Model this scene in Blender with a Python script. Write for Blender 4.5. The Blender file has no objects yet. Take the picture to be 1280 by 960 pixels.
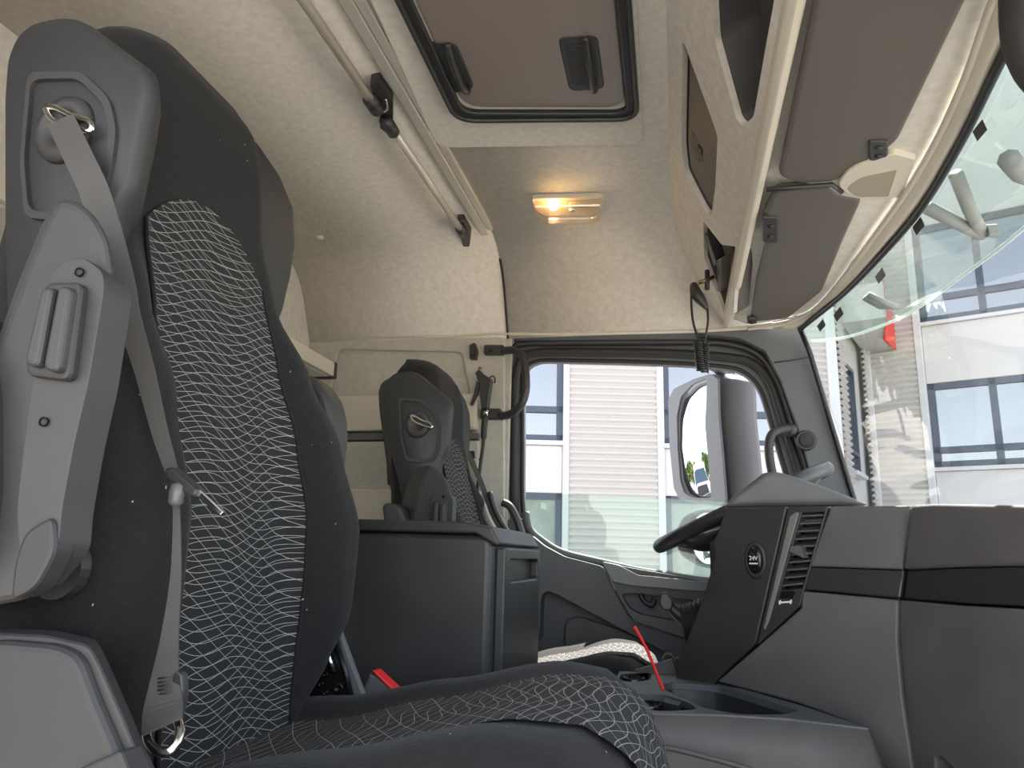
import bpy, bmesh, math, random
from mathutils import Vector, Matrix
from mathutils.geometry import tessellate_polygon
random.seed(7)
R = math.radians
SC = bpy.context.scene
COL = SC.collection

# ------------------------------------------------------------------ camera
FPX, CX, CY = 940.0, 640.0, 480.0
ROLL = R(1.5); PITCH = math.atan(214.5/940.0); YAW = R(12.55)
H = 0.68                                            # lens height above the cab floor
fw0 = Vector((-math.sin(YAW), math.cos(YAW), 0))
FWD = fw0*math.cos(PITCH) + Vector((0, 0, math.sin(PITCH)))
RT0 = Vector((math.cos(YAW), math.sin(YAW), 0))
UP0 = RT0.cross(FWD)
RT = RT0*math.cos(ROLL) + UP0*math.sin(ROLL)
UP = -RT0*math.sin(ROLL) + UP0*math.cos(ROLL)
CAMP = Vector((0, 0, H))
cd = bpy.data.cameras.new('camera'); cam = bpy.data.objects.new('camera', cd); COL.objects.link(cam)
cd.sensor_width = 36; cd.lens = FPX/1280*36; cd.clip_start = 0.02; cd.clip_end = 500
m = Matrix((RT, UP, -FWD)).transposed().to_4x4(); m.translation = CAMP
cam.matrix_world = m
SC.camera = cam

# ------------------------------------------------------------------ light
w = bpy.data.worlds.new('world'); SC.world = w; w.use_nodes = True
nt = w.node_tree; bg = nt.nodes['Background']
sky = nt.nodes.new('ShaderNodeTexSky'); sky.sky_type = 'NISHITA'; sky.sun_disc = False
SUN_EL, SUN_AZ = R(56), R(14)                        # sun over the driver's door, azimuth from +Y towards +X
sky.sun_elevation = SUN_EL; sky.sun_rotation = SUN_AZ
sky.air_density = 1.0; sky.dust_density = 0.4; sky.ozone_density = 1.0
hs = nt.nodes.new('ShaderNodeHueSaturation'); hs.inputs['Saturation'].default_value = 0.36
nt.links.new(sky.outputs[0], hs.inputs['Color']); nt.links.new(hs.outputs[0], bg.inputs[0]); bg.inputs[1].default_value = 0.21
sl = bpy.data.lights.new('sun_offscreen', 'SUN'); sun = bpy.data.objects.new('sun_offscreen', sl); COL.objects.link(sun)
sl.energy = 6.5; sl.angle = R(0.6); sl.color = (1, 0.95, 0.87)
sd = Vector((math.cos(SUN_EL)*math.sin(SUN_AZ), math.cos(SUN_EL)*math.cos(SUN_AZ), math.sin(SUN_EL)))
sun.rotation_euler = sd.to_track_quat('Z', 'Y').to_euler(); sun.location = (2, 12, 20)
vs = SC.view_settings
vs.view_transform = 'Standard'; vs.look = 'None'; vs.gamma = 1; vs.use_curve_mapping = False
vs.exposure = 1.82

# ------------------------------------------------------------------ helpers
def ray(px, py):
    return FWD*FPX + RT*(px-CX) - UP*(py-CY)
def P(px, py, X=None, Y=None, Z=None, pl=None):
    """point seen at a pixel, on the plane X=, Y=, Z= (Z counted from the lens height) or pl=(point, normal)"""
    d = ray(px, py)
    if X is not None: t = X/d.x
    elif Y is not None: t = Y/d.y
    elif Z is not None: t = Z/d.z
    else: t = (pl[0]-CAMP).dot(pl[1])/d.dot(pl[1])
    return CAMP + d*t
def V(x, y, zr): return Vector((x, y, zr+H))        # zr: height over the lens level
def vplane(a, b):                                   # vertical plane through two plan points
    d = Vector((b[0]-a[0], b[1]-a[1], 0)).normalized()
    return (Vector((a[0], a[1], H)), Vector((-d.y, d.x, 0)))

def s(r, g, b):
    f = lambda c: (c/255/12.92) if c/255 <= 0.04045 else ((c/255+0.055)/1.055)**2.4
    return (f(r), f(g), f(b), 1)
MATS = {}
def M(name, col, rough=0.5, metal=0.0, bump=None, var=None, sheen=0, spec=0.5, coat=0):
    if name in MATS: return MATS[name]
    mt = bpy.data.materials.new(name); mt.use_nodes = True
    n = mt.node_tree.nodes; l = mt.node_tree.links; b = n['Principled BSDF']
    b.inputs['Base Color'].default_value = col; b.inputs['Roughness'].default_value = rough
    b.inputs['Metallic'].default_value = metal; b.inputs['Specular IOR Level'].default_value = spec
    b.inputs['Coat Weight'].default_value = coat
    if sheen:
        b.inputs['Sheen Weight'].default_value = sheen; b.inputs['Sheen Roughness'].default_value = 0.4
    if bump or var: tc = n.new('ShaderNodeTexCoord')
    if bump:
        nz = n.new('ShaderNodeTexNoise'); nz.inputs['Scale'].default_value = bump[0]; nz.inputs['Detail'].default_value = 3
        l.new(tc.outputs['Object'], nz.inputs['Vector'])
        bp = n.new('ShaderNodeBump'); bp.inputs['Strength'].default_value = bump[1]; bp.inputs['Distance'].default_value = bump[2] if len(bump) > 2 else 0.002
        l.new(nz.outputs['Fac'], bp.inputs['Height']); l.new(bp.outputs[0], b.inputs['Normal'])
    if var:
        nz = n.new('ShaderNodeTexNoise'); nz.inputs['Scale'].default_value = var[0]; nz.inputs['Detail'].default_value = 4
        l.new(tc.outputs['Object'], nz.inputs['Vector'])
        rp = n.new('ShaderNodeValToRGB'); rp.color_ramp.elements[0].position = 0.35; rp.color_ramp.elements[1].position = 0.68
        k = var[1]
        rp.color_ramp.elements[0].color = (col[0]*(1-k), col[1]*(1-k), col[2]*(1-k), 1)
        rp.color_ramp.elements[1].color = (min(1, col[0]*(1+k)), min(1, col[1]*(1+k)), min(1, col[2]*(1+k)), 1)
        l.new(nz.outputs['Fac'], rp.inputs[0]); l.new(rp.outputs[0], b.inputs['Base Color'])
    MATS[name] = mt
    return mt
def glassmat(name, col, alpha, rough=0.0, blend=0.9):
    """thin pane: tinted see-through with a mirror reflection that grows at grazing angles"""
    mt = bpy.data.materials.new(name); mt.use_nodes = True
    n = mt.node_tree.nodes; l = mt.node_tree.links; n.clear()
    o = n.new('ShaderNodeOutputMaterial'); t = n.new('ShaderNodeBsdfTransparent'); t.inputs[0].default_value = col
    g = n.new('ShaderNodeBsdfGlossy'); g.inputs['Roughness'].default_value = rough
    lw = n.new('ShaderNodeLayerWeight'); lw.inputs[0].default_value = 0.5
    pw = n.new('ShaderNodeMath'); pw.operation = 'POWER'; pw.inputs[1].default_value = 4.0; l.new(lw.outputs['Facing'], pw.inputs[0])
    fr = n.new('ShaderNodeMath'); fr.operation = 'MULTIPLY_ADD'; fr.inputs[1].default_value = 0.85; fr.inputs[2].default_value = 0.03; l.new(pw.outputs[0], fr.inputs[0])
    d = n.new('ShaderNodeBsdfDiffuse'); d.inputs[0].default_value = (0.75, 0.82, 0.8, 1)
    mx0 = n.new('ShaderNodeMixShader'); mx0.inputs[0].default_value = alpha
    l.new(t.outputs[0], mx0.inputs[1]); l.new(d.outputs[0], mx0.inputs[2])
    mx = n.new('ShaderNodeMixShader'); l.new(fr.outputs[0], mx.inputs[0]); l.new(mx0.outputs[0], mx.inputs[1]); l.new(g.outputs[0], mx.inputs[2])
    l.new(mx.outputs[0], o.inputs[0]); MATS[name] = mt
    return mt

def tagp(o, label=None, cat=None, group=None, kind=None):
    if label: o['label'] = label
    if cat: o['category'] = cat
    if group: o['group'] = group
    if kind: o['kind'] = kind
    return o
def thing(name, label, cat, loc, group=None):
    o = bpy.data.objects.new(name, None); COL.objects.link(o); o.location = loc; o.empty_display_size = 0.05
    return tagp(o, label, cat, group)
def wloc(o):
    v = Vector((0, 0, 0))
    while o: v += o.location; o = o.parent
    return v
def mesh(name, verts, faces, mat, parent=None, smooth=False, bevel=0, seg=2, sub=0, solid=0, off=-1, uv=None, norm=True):
    """verts in world coordinates; the object keeps its origin at the middle of its base"""
    me = bpy.data.meshes.new(name)
    vv = [Vector(v) for v in verts]
    lo = Vector((min(v.x for v in vv), min(v.y for v in vv), min(v.z for v in vv)))
    hi = Vector((max(v.x for v in vv), max(v.y for v in vv), max(v.z for v in vv)))
    org = Vector(((lo.x+hi.x)/2, (lo.y+hi.y)/2, lo.z))
    me.from_pydata([v-org for v in vv], [], faces)
    if norm:
        bm = bmesh.new(); bm.from_mesh(me); bmesh.ops.remove_doubles(bm, verts=bm.verts, dist=1e-6) if uv is None else None
        bmesh.ops.recalc_face_normals(bm, faces=bm.faces); bm.to_mesh(me); bm.free()
    if uv is not None:
        ul = me.uv_layers.new(name='UVMap')
        for lp in me.loops: ul.data[lp.index].uv = uv[lp.vertex_index]
    if smooth:
        for p in me.polygons: p.use_smooth = True
    me.materials.append(mat)
    o = bpy.data.objects.new(name, me); COL.objects.link(o)
    if solid:
        md = o.modifiers.new('solid', 'SOLIDIFY'); md.thickness = solid; md.offset = off
    if bevel:
        md = o.modifiers.new('bevel', 'BEVEL'); md.width = bevel; md.segments = seg; md.limit_method = 'ANGLE'; md.angle_limit = R(35)
    if sub:
        md = o.modifiers.new('sub', 'SUBSURF'); md.levels = sub; md.render_levels = sub
    if parent is not None:
        o.parent = parent; o.location = org - wloc(parent)
    else: o.location = org
    return o
def prism(name, pts, ext, mat, parent=None, bevel=0.004, seg=2, smooth=True, **k):
    n = len(pts); e = Vector(ext)
    vv = [Vector(p) for p in pts] + [Vector(p)+e for p in pts]
    f = [tuple(range(n)), tuple(range(2*n-1, n-1, -1))] + [(i, (i+1) % n, n+(i+1) % n, n+i) for i in range(n)]
    return mesh(name, vv, f, mat, parent, smooth=False, bevel=bevel, seg=seg, **k)
def plate(name, outer, holes, ext, mat, parent=None, bevel=0, seg=2):
    loops = [[Vector(p) for p in outer]] + [[Vector(p) for p in h] for h in holes]
    flat = [p for lp in loops for p in lp]; e = Vector(ext); n = len(flat)
    tri = tessellate_polygon(loops)
    f = [tuple(t) for t in tri] + [tuple(i+n for i in reversed(t)) for t in tri]
    b = 0
    for lp in loops:
        c = len(lp)
        f += [(b+i, b+(i+1) % c, n+b+(i+1) % c, n+b+i) for i in range(c)]; b += c
    return mesh(name, flat+[p+e for p in flat], f, mat, parent, bevel=bevel, seg=seg)
def rnd(pts, r, n=5):
    """round the corners of a closed 3-D polygon; r is one radius or one per corner"""
    out = []; c = len(pts); pts = [Vector(p) for p in pts]
    for i in range(c):
        a, p, b = pts[i-1], pts[i], pts[(i+1) % c]
        rr = r[i] if isinstance(r, (list, tuple)) else r
        q = min(rr, (a-p).length*0.48, (b-p).length*0.48)
        if q < 1e-5: out.append(p); continue
        s0 = p+(a-p).normalized()*q; s1 = p+(b-p).normalized()*q
        for k in range(n+1):
            t = k/n; out.append(s0*(1-t)**2 + p*2*t*(1-t) + s1*t*t)
    return out
def cr(pts, n=8, closed=False):
    pts = [Vector(p) for p in pts]; out = []; c = len(pts)
    rng = range(c) if closed else range(c-1)
    for i in rng:
        if closed: p0, p1, p2, p3 = pts[i-1], pts[i], pts[(i+1) % c], pts[(i+2) % c]
        else: p0, p1, p2, p3 = pts[max(0, i-1)], pts[i], pts[i+1], pts[min(c-1, i+2)]
        for k in range(n):
            t = k/n
            out.append(0.5*((2*p1)+(p2-p0)*t+(2*p0-5*p1+4*p2-p3)*t*t+(3*p1-p0-3*p2+p3)*t**3))
    if not closed: out.append(pts[-1])
    return out
def tube(name, pts, r, mat, parent=None, n=10, closed=False, flat=None, caps=True):
    """round bar along a path (r one number or one per point); flat=(half width, half thickness, up) makes a strap"""
    pts = [Vector(p) for p in pts]; c = len(pts); vv = []; f = []
    up = Vector(flat[2]).normalized() if flat else Vector((0.13, 0.21, 0.97)).normalized()
    prev = None
    for i, p in enumerate(pts):
        if closed: t = (pts[(i+1) % c]-pts[i-1])
        else: t = pts[min(c-1, i+1)]-pts[max(0, i-1)]
        t.normalize()
        if flat:
            b = t.cross(up).normalized(); a = b.cross(t).normalized()
        elif prev is None:
            ref = up if abs(up.dot(t)) < 0.9 else Vector((1, 0, 0))
            a = (ref - t*ref.dot(t)).normalized(); b = t.cross(a)
        else:
            a = (prev - t*prev.dot(t)).normalized(); b = t.cross(a)
        prev = a
        rr = r[i] if isinstance(r, (list, tuple)) else r
        if flat:
            hw = flat[0] if not isinstance(flat[0], (list, tuple)) else flat[0][i]
            for (x, y) in ((1, 1), (-1, 1), (-1, -1), (1, -1)): vv.append(p+b*x*hw+a*y*flat[1])
        else:
            for k in range(n):
                an = 2*math.pi*k/n; vv.append(p+a*math.cos(an)*rr+b*math.sin(an)*rr)
    n = 4 if flat else n
    for i in range(c if closed else c-1):
        for k in range(n):
            f.append((i*n+k, i*n+(k+1) % n, ((i+1) % c)*n+(k+1) % n, ((i+1) % c)*n+k))
    if caps and not closed:
        f.append(tuple(range(n-1, -1, -1))); f.append(tuple((c-1)*n+k for k in range(n)))
    return mesh(name, vv, f, mat, parent, smooth=not flat)
def loft(name, rings, mat, parent=None, closed=True, caps=True, smooth=True, **k):
    n = len(rings[0]); vv = [p for rg in rings for p in rg]; f = []
    for i in range(len(rings)-1):
        for j in range(n if closed else n-1):
            f.append((i*n+j, i*n+(j+1) % n, (i+1)*n+(j+1) % n, (i+1)*n+j))
    if caps and closed:
        f.append(tuple(range(n-1, -1, -1))); f.append(tuple((len(rings)-1)*n+j for j in range(n)))
    return mesh(name, vv, f, mat, parent, smooth=smooth, **k)
def disc(name, c, ax, prof, mat, parent=None, n=24, sx=1.0, sy=1.0, smooth=True):
    """turned shape: prof = [(radius, height along ax), ...]; sx, sy squash it"""
    ax = Vector(ax).normalized(); ref = Vector((0, 0, 1)) if abs(ax.z) < 0.9 else Vector((1, 0, 0))
    a = (ref-ax*ref.dot(ax)).normalized(); b = ax.cross(a); c = Vector(c)
    rings = [[c+ax*h+a*math.cos(2*math.pi*k/n)*r*sy+b*math.sin(2*math.pi*k/n)*r*sx for k in range(n)] for r, h in prof]
    return loft(name, rings, mat, parent, smooth=smooth, bevel=0)
def box(name, lo, hi, mat, parent=None, bevel=0.004, seg=2):
    x0, y0, z0 = lo; x1, y1, z1 = hi
    return prism(name, [(x0, y0, z0), (x1, y0, z0), (x1, y1, z0), (x0, y1, z0)], (0, 0, z1-z0), mat, parent, bevel=bevel, seg=seg)
def lerp_tab(tab, x):
    if x <= tab[0][0]: return tab[0][1]
    for (a, va), (b, vb) in zip(tab, tab[1:]):
        if x <= b:
            t = (x-a)/(b-a); t = t*t*(3-2*t)*0.5 + t*0.5
            return va+(vb-va)*t
    return tab[-1][1]
def copy_tree(o, parent=None):
    c = o.copy(); COL.objects.link(c); c.parent = parent
    for ch in list(o.children): copy_tree(ch, c)
    return c
def text(name, body, size, loc, xdir, ydir, mat, parent, ext=0.0004):
    cu = bpy.data.curves.new(name, 'FONT'); cu.body = body; cu.size = size; cu.extrude = ext; cu.align_x = 'CENTER'; cu.align_y = 'CENTER'
    to = bpy.data.objects.new('tmp', cu); COL.objects.link(to)
    dg = bpy.context.evaluated_depsgraph_get(); me = bpy.data.meshes.new_from_object(to.evaluated_get(dg))
    bpy.data.objects.remove(to)
    xd = Vector(xdir).normalized(); yd = Vector(ydir).normalized(); zd = xd.cross(yd)
    vv = [Vector(loc)+xd*v.co.x+yd*v.co.y+zd*v.co.z for v in me.vertices]
    f = [tuple(p.vertices) for p in me.polygons]
    return mesh(name, vv, f, mat, parent)

# ------------------------------------------------------------------ materials
FAB = M('headliner fabric', s(206, 202, 194), 0.95, bump=(900, 0.25, 0.001), var=(60, 0.07))
FABG = M('grey wall fabric', s(178, 175, 166), 0.95, bump=(700, 0.25, 0.001), var=(45, 0.06))
TRIM = M('cream plastic', s(200, 193, 178), 0.55, bump=(800, 0.1, 0.0005))
DARK = M('dark grained plastic', s(87, 85, 85), 0.55, bump=(1500, 0.35, 0.0006), var=(8, 0.12))
DARK2 = M('black satin plastic', s(49, 49, 50), 0.42, bump=(1500, 0.2, 0.0005), var=(10, 0.15))
GLOSS = M('piano black', s(22, 22, 24), 0.18)
RUB = M('black rubber', s(38, 38, 40), 0.6)
DOORP = M('charcoal door plastic', s(93, 94, 97), 0.6, bump=(1200, 0.35, 0.0006))
GREY = M('grey seat plastic', s(56, 55, 55), 0.5, bump=(900, 0.15, 0.0005), var=(25, 0.06))
GREYD = M('dark grey seat plastic', s(47, 47, 48), 0.55, bump=(900, 0.2, 0.0005))
VISOR = M('grey visor vinyl', s(92, 87, 82), 0.6, bump=(1200, 0.3, 0.0006))
CLOTH = M('black velour', s(20, 20, 21), 0.95, bump=(500, 0.5, 0.002), var=(130, 0.25), sheen=0.05)
def lint(mt):
    n = mt.node_tree.nodes; l = mt.node_tree.links; b = n['Principled BSDF']; src = b.inputs['Base Color'].links[0].from_socket
    tc = n.new('ShaderNodeTexCoord'); wn = n.new('ShaderNodeTexNoise'); wn.inputs['Scale'].default_value = 60
    ad = n.new('ShaderNodeVectorMath'); ad.operation = 'MULTIPLY_ADD'; ad.inputs[1].default_value = (.012, .012, .012)
    l.new(tc.outputs['Object'], wn.inputs['Vector']); l.new(wn.outputs['Color'], ad.inputs[0]); l.new(tc.outputs['Object'], ad.inputs[2])
    vo = n.new('ShaderNodeTexVoronoi'); vo.inputs['Scale'].default_value = 48; l.new(ad.outputs[0], vo.inputs['Vector'])
    lt = n.new('ShaderNodeMath'); lt.operation = 'LESS_THAN'; lt.inputs[1].default_value = 0.05; l.new(vo.outputs['Distance'], lt.inputs[0])
    sp_ = n.new('ShaderNodeSeparateColor'); l.new(vo.outputs['Color'], sp_.inputs[0])
    g = n.new('ShaderNodeMath'); g.operation = 'GREATER_THAN'; g.inputs[1].default_value = 0.5; l.new(sp_.outputs[0], g.inputs[0])
    mu = n.new('ShaderNodeMath'); mu.operation = 'MULTIPLY'; l.new(lt.outputs[0], mu.inputs[0]); l.new(g.outputs[0], mu.inputs[1])
    mx = n.new('ShaderNodeMix'); mx.data_type = 'RGBA'; mx.inputs[7].default_value = s(170, 165, 158)
    l.new(mu.outputs[0], mx.inputs[0]); l.new(src, mx.inputs[6]); l.new(mx.outputs[2], b.inputs['Base Color'])
lint(CLOTH)
BELT = M('grey webbing', s(72, 70, 68), 0.75, bump=(1500, 0.4, 0.0005))
ALU = M('brushed aluminium', s(205, 201, 193), 0.42, 0.45)
CHROME = M('chrome', s(215, 213, 205), 0.15, 1.0)
STEEL = M('black painted steel', s(30, 30, 31), 0.3, 0.4)
RED = M('red plastic', s(225, 45, 45), 0.4)
WHITEP = M('white print', s(225, 225, 225), 0.5)

# ================================================================== THE SETTING: cab shell
ZC = 0.98
prof = [(0.14, 0.70), (0.15, 0.84), (0.20, 0.93), (0.32, ZC), (0.45, ZC), (0.7, ZC), (1.1, ZC), (1.5, ZC), (1.75, ZC), (1.87, ZC), (1.97, ZC-0.001), (2.06, ZC-0.006), (2.14, ZC-0.02), (2.205, 0.93), (2.255, 0.885), (2.295, 0.82), (2.335, 0.74), (2.35, 0.705)]
prof = [(p.x, p.y) for p in cr([Vector((a, b, 0)) for a, b in prof], 4)]
xs = [-1.26, -0.545, -0.541, 0.50]
o = loft('ceiling', [[V(x, y, z) for y, z in prof] for x in (-1.26, -0.5425)], FAB, closed=False, caps=False, solid=0.03, off=1)
tagp(o, kind='structure')
o2 = loft('ceiling_front_panel', [[V(x, y, z) for y, z in prof] for x in (-0.5395, 0.30)], FAB, parent=o, closed=False, caps=False, solid=0.03, off=1)
# dark joint between the two headliner panels
tube('headliner_seam', [V(-0.541, y, z-0.0) for y, z in prof if y > 2.2], 0.004, RUB, o, n=6)
# outer roof skin keeps daylight out above the headliner
tagp(box('roof', V(-1.32, 0.06, ZC+0.05), V(0.48, 2.46, ZC+0.10), M('white cab paint', s(225, 226, 228), 0.3)), kind='structure')

o = box('wall_rear', V(-1.32, 0.14, -0.68), V(-1.26, 2.42, ZC+0.03), FAB); tagp(o, kind='structure')
box('wall_cap', V(-1.262, 0.14, 0.92), V(-1.22, 0.80, ZC), DARK, o)
o = box('wall_left', V(-1.26, 2.36, -0.68), V(-0.53, 2.42, 0.715), FABG); tagp(o, kind='structure')
# raised trim bands and recess of the far side wall
box('upper_band', P(300, 540, Y=2.31), P(560, 492, Y=2.31)+Vector((0.1, 0.05, 0)), TRIM, o, bevel=0.008)
a, b = P(300, 551, Y=2.32), P(560, 541, Y=2.32); box('dark_band', a, b+Vector((0.1, 0.04, 0)), DOORP, o, bevel=0.002)
a, b = P(300, 612, Y=2.315), P(560, 551, Y=2.315); box('middle_band', a, b+Vector((0.1, 0.045, 0)), FABG, o, bevel=0.004)
a, b = P(300, 740, Y=2.305), P(560, 612, Y=2.305); box('lower_band', a, b+Vector((0.1, 0.055, 0)), TRIM, o, bevel=0.006)
fr = [P(380, 425, Y=2.36), P(632, 422, Y=2.36), P(632, 740, Y=2.36), P(588, 740, Y=2.36), P(588, 492, Y=2.36), P(578, 441, Y=2.36), P(425, 438, Y=2.36), P(416, 492, Y=2.36), P(380, 492, Y=2.36)]
prism('recess_surround', rnd(fr, 0.02), (0, -0.014, 0), FABG, o, bevel=0.008, seg=3)
tube('seam_bead', [P(392, 421, Y=2.345), P(560, 421, Y=2.345), P(618, 417, Y=2.345), P(700, 418, Y=2.345), P(872, 414, Y=2.345)], 0.0055, TRIM, o, n=8)
o = box('wall_right', V(-1.26, 0.08, -0.68), V(-0.86, 0.14, 0.80), FABG); tagp(o, kind='structure')
tagp(box('floor', V(-1.26, 0.12, -0.74), V(0.85, 2.42, -0.68), M('floor rubber', s(48, 48, 50), 0.8, bump=(200, 0.3)), bevel=0), kind='structure')
tagp(box('wall_front', V(0.72, 0.12, -0.68), V(0.80, 2.40, 0.02), DARK, bevel=0), kind='structure')

# ------------------------------------------------------------------ driver's door (far side)
def pp(lst, Y): return [P(x, y, Y=Y) for x, y in lst]
WIN = [(655, 560), (655, 482), (658, 463), (672, 453), (700, 452), (820, 455), (905, 460), (932, 469), (948, 487), (958, 515), (980, 590), (1000, 650), (1004, 700), (985, 728), (895, 726), (860, 722), (800, 712), (755, 702), (700, 688), (674, 672), (660, 653), (655, 625)]
OUT = [(622, 560), (626, 470), (634, 432), (650, 424), (700, 422), (870, 419), (925, 424), (955, 440), (975, 475), (1000, 545), (1028, 640), (1034, 730), (1030, 960), (618, 960), (616, 760)]
door = box('door_1', V(-0.54, 2.40, -0.66), V(0.52, 2.43, -0.30), DOORP, bevel=0.01); tagp(door, kind='structure')
winv = cr(pp(WIN, 2.40), 3, True); outv = cr(pp(OUT, 2.40), 2, True)
plate('door_frame', outv, [winv], (0, 0.035, 0), DOORP, door)
prism('door_header', pp([(612, 424), (612, 400), (900, 396), (1000, 396), (1000, 412), (940, 424), (700, 428)], 2.39), (0, 0.04, 0), DOORP, door, bevel=0.003)
def scaled(lst, k):       # a loop pulled towards / away from the window's middle, in pixels
    cx, cy = 810, 580
    out = []
    for x, y in lst:
        dx, dy = x-cx, y-cy; d = math.hypot(dx, dy); out.append((x+dx/d*k, y+dy/d*k))
    return out
top = [(643, 640), (643, 520), (645, 470), (652, 447), (668, 441), (700, 440), (820, 441), (905, 446), (940, 454), (962, 478), (975, 515), (999, 590), (1015, 650)]
tube('window_seal', cr(pp(top, 2.385), 5), 0.014, RUB, door, n=10)
tube('door_seal', cr(pp([(628, 660), (628, 540), (632, 465), (640, 437), (656, 430), (700, 429), (870, 428), (915, 431), (948, 444), (970, 474), (985, 515), (1010, 595), (1024, 650)], 2.375), 5), 0.010, DARK2, door, n=10)
tube('window_channel', cr(pp(scaled(WIN, 2), 2.40), 3, True), 0.007, RUB, door, n=8, closed=True)
# lowered window glass: its top edge shows across the opening
gl = [P(650, 616, Y=2.425), P(760, 619, Y=2.425), P(880, 626, Y=2.425), P(1010, 634, Y=2.425), P(1010, 760, Y=2.425), P(650, 760, Y=2.425)]
glass_g = glassmat('door glass', (0.85, 0.92, 0.89, 1), 0.04)
prism('window_glass', gl, (0, 0.005, 0), glass_g, door, bevel=0)
# lower inner panel: back layer, protruding upper layer, armrest and handle
low = [(625, 650), (655, 648), (662, 664), (678, 678), (704, 692), (757, 705), (802, 715), (862, 725), (900, 729), (1030, 740), (1030, 960), (625, 960)]
prism('lower_panel', pp(low, 2.37), (0, 0.03, 0), DOORP, door, bevel=0.004)
upp = [(663, 668), (680, 682), (706, 696), (753, 708), (768, 738), (785, 770), (880, 808), (900, 850), (860, 830), (790, 793), (700, 745), (684, 738), (676, 746), (674, 800), (664, 800)]
prism('upper_panel', rnd(pp(upp, 2.30), 0.012), (0, 0.075, 0), DOORP, door, bevel=0.008, seg=3)
prism('map_pocket', rnd(pp([(706, 775), (722, 770), (860, 815), (900, 870), (900, 960), (700, 960)], 2.345), 0.02), (0, 0.03, 0), DARK, door, bevel=0.006)
arm = [(752, 703), (800, 712), (900, 729), (1000, 735), (1000, 800), (900, 812), (792, 776), (772, 742)]
inn = [(776, 742), (795, 741), (880, 752), (897, 762), (890, 785), (800, 768), (786, 760)]
plate('armrest', rnd(pp(arm, 2.27), 0.012), [rnd(pp(inn, 2.27), 0.012)], (0, 0.05, 0), DOORP, door, bevel=0.003)
prism('handle_recess', rnd(pp([(768, 735), (905, 748), (905, 800), (780, 775)], 2.315), 0.01), (0, 0.03, 0), DOORP, door, bevel=0.003)
prism('armrest_cap', rnd(pp([(752, 702), (772, 706), (798, 719), (900, 729), (1000, 735), (1000, 744), (900, 741), (790, 732), (766, 727)], 2.255), 0.006), (0, 0.07, 0), M('grey satin trim', s(105, 107, 110), 0.35), door, bevel=0.004)
hd = cr(pp([(800, 742), (806, 752), (815, 756), (818, 748)], 2.285), 4)
tube('door_handle', hd, 0.008, DARK2, door, n=10)
# window ledge, catching the sun
tube('window_ledge', cr(pp([(657, 640), (662, 661), (678, 676), (704, 691), (757, 704), (802, 714), (862, 724), (900, 728)], 2.35), 4), 0.012, DOORP, door, n=10)

# ------------------------------------------------------------------ driver's A-pillar and its fittings
pil = [(872, 416), (940, 414), (1000, 409), (1008, 425), (1030, 500), (1064, 614), (1080, 680), (1034, 700), (1027, 640), (1002, 545), (977, 475), (957, 438), (925, 422)]
pl = prism('trim_1', rnd(pp(pil, 2.335), 0.01), (0, 0.06, 0), DOORP, bevel=0.012, seg=3); tagp(pl, kind='structure')
tube('pillar_joint', pp([(968, 453), (985, 451), (1014, 446)], 2.333), 0.002, RUB, pl, n=6)
t = thing('tweeter_speaker', 'small round black tweeter on the charcoal windscreen pillar', 'speaker', P(1007, 562, Y=2.333))
c = P(1007, 551, Y=2.334)
disc('housing', c, (0, -1, 0), [(0.030, 0), (0.030, 0.010), (0.026, 0.014), (0.023, 0.012)], DARK2, t)
disc('grille', c, (0, -1, 0), [(0.0229, 0.008), (0.0229, 0.0125), (0.012, 0.0145), (0.001, 0.015)], M('grille mesh', s(60, 60, 62), 0.7, bump=(2500, 1.0, 0.002)), t)
t = thing('pillar_grab_handle', 'charcoal grab handle curving out of the windscreen pillar above dashboard', 'handle', P(980, 600, Y=2.30))
gp = cr([P(990, 536, Y=2.335), P(978, 537, Y=2.30), P(965, 543, Y=2.27), P(961, 560, Y=2.265), P(965, 590, Y=2.265), P(976, 625, Y=2.27), P(984, 640, Y=2.32)], 6)
tube('grip', gp, 0.013, GREYD, t, n=12)
disc('end_cap', P(988, 538, Y=2.337), (0, -1, 0), [(0.02, 0), (0.02, 0.012), (0.012, 0.02)], DARK2, t)

# ------------------------------------------------------------------ grab handle, clips and air gun behind the door
t = thing('door_grab_handle', 'dark curved grab handle with flat end lugs beside the driver door', 'handle', P(650, 522, Y=2.33))
gp = cr([P(628, 439, Y=2.33), P(642, 438, Y=2.315), P(653, 446, Y=2.30), P(657, 465, Y=2.295), P(657, 490, Y=2.295), P(650, 508, Y=2.30), P(637, 518, Y=2.315), P(625, 520, Y=2.33)], 6)
tube('grip', gp, 0.013, DARK2, t, n=12)
for (x0, y0, x1, y1) in ((607, 433, 632, 445), (602, 512, 628, 525)):
    prism('lug', rnd([P(x0, y0, Y=2.345), P(x1, y0, Y=2.345), P(x1, y1, Y=2.345), P(x0, y1, Y=2.345)], 0.008), (0, -0.022, 0), DARK2, t, bevel=0.004)
for (x, y) in ((614, 438),):
    disc('bolt', P(x, y, Y=2.323), (0, -1, 0), [(0.006, 0), (0.006, 0.003)], STEEL, t, n=10)

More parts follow.
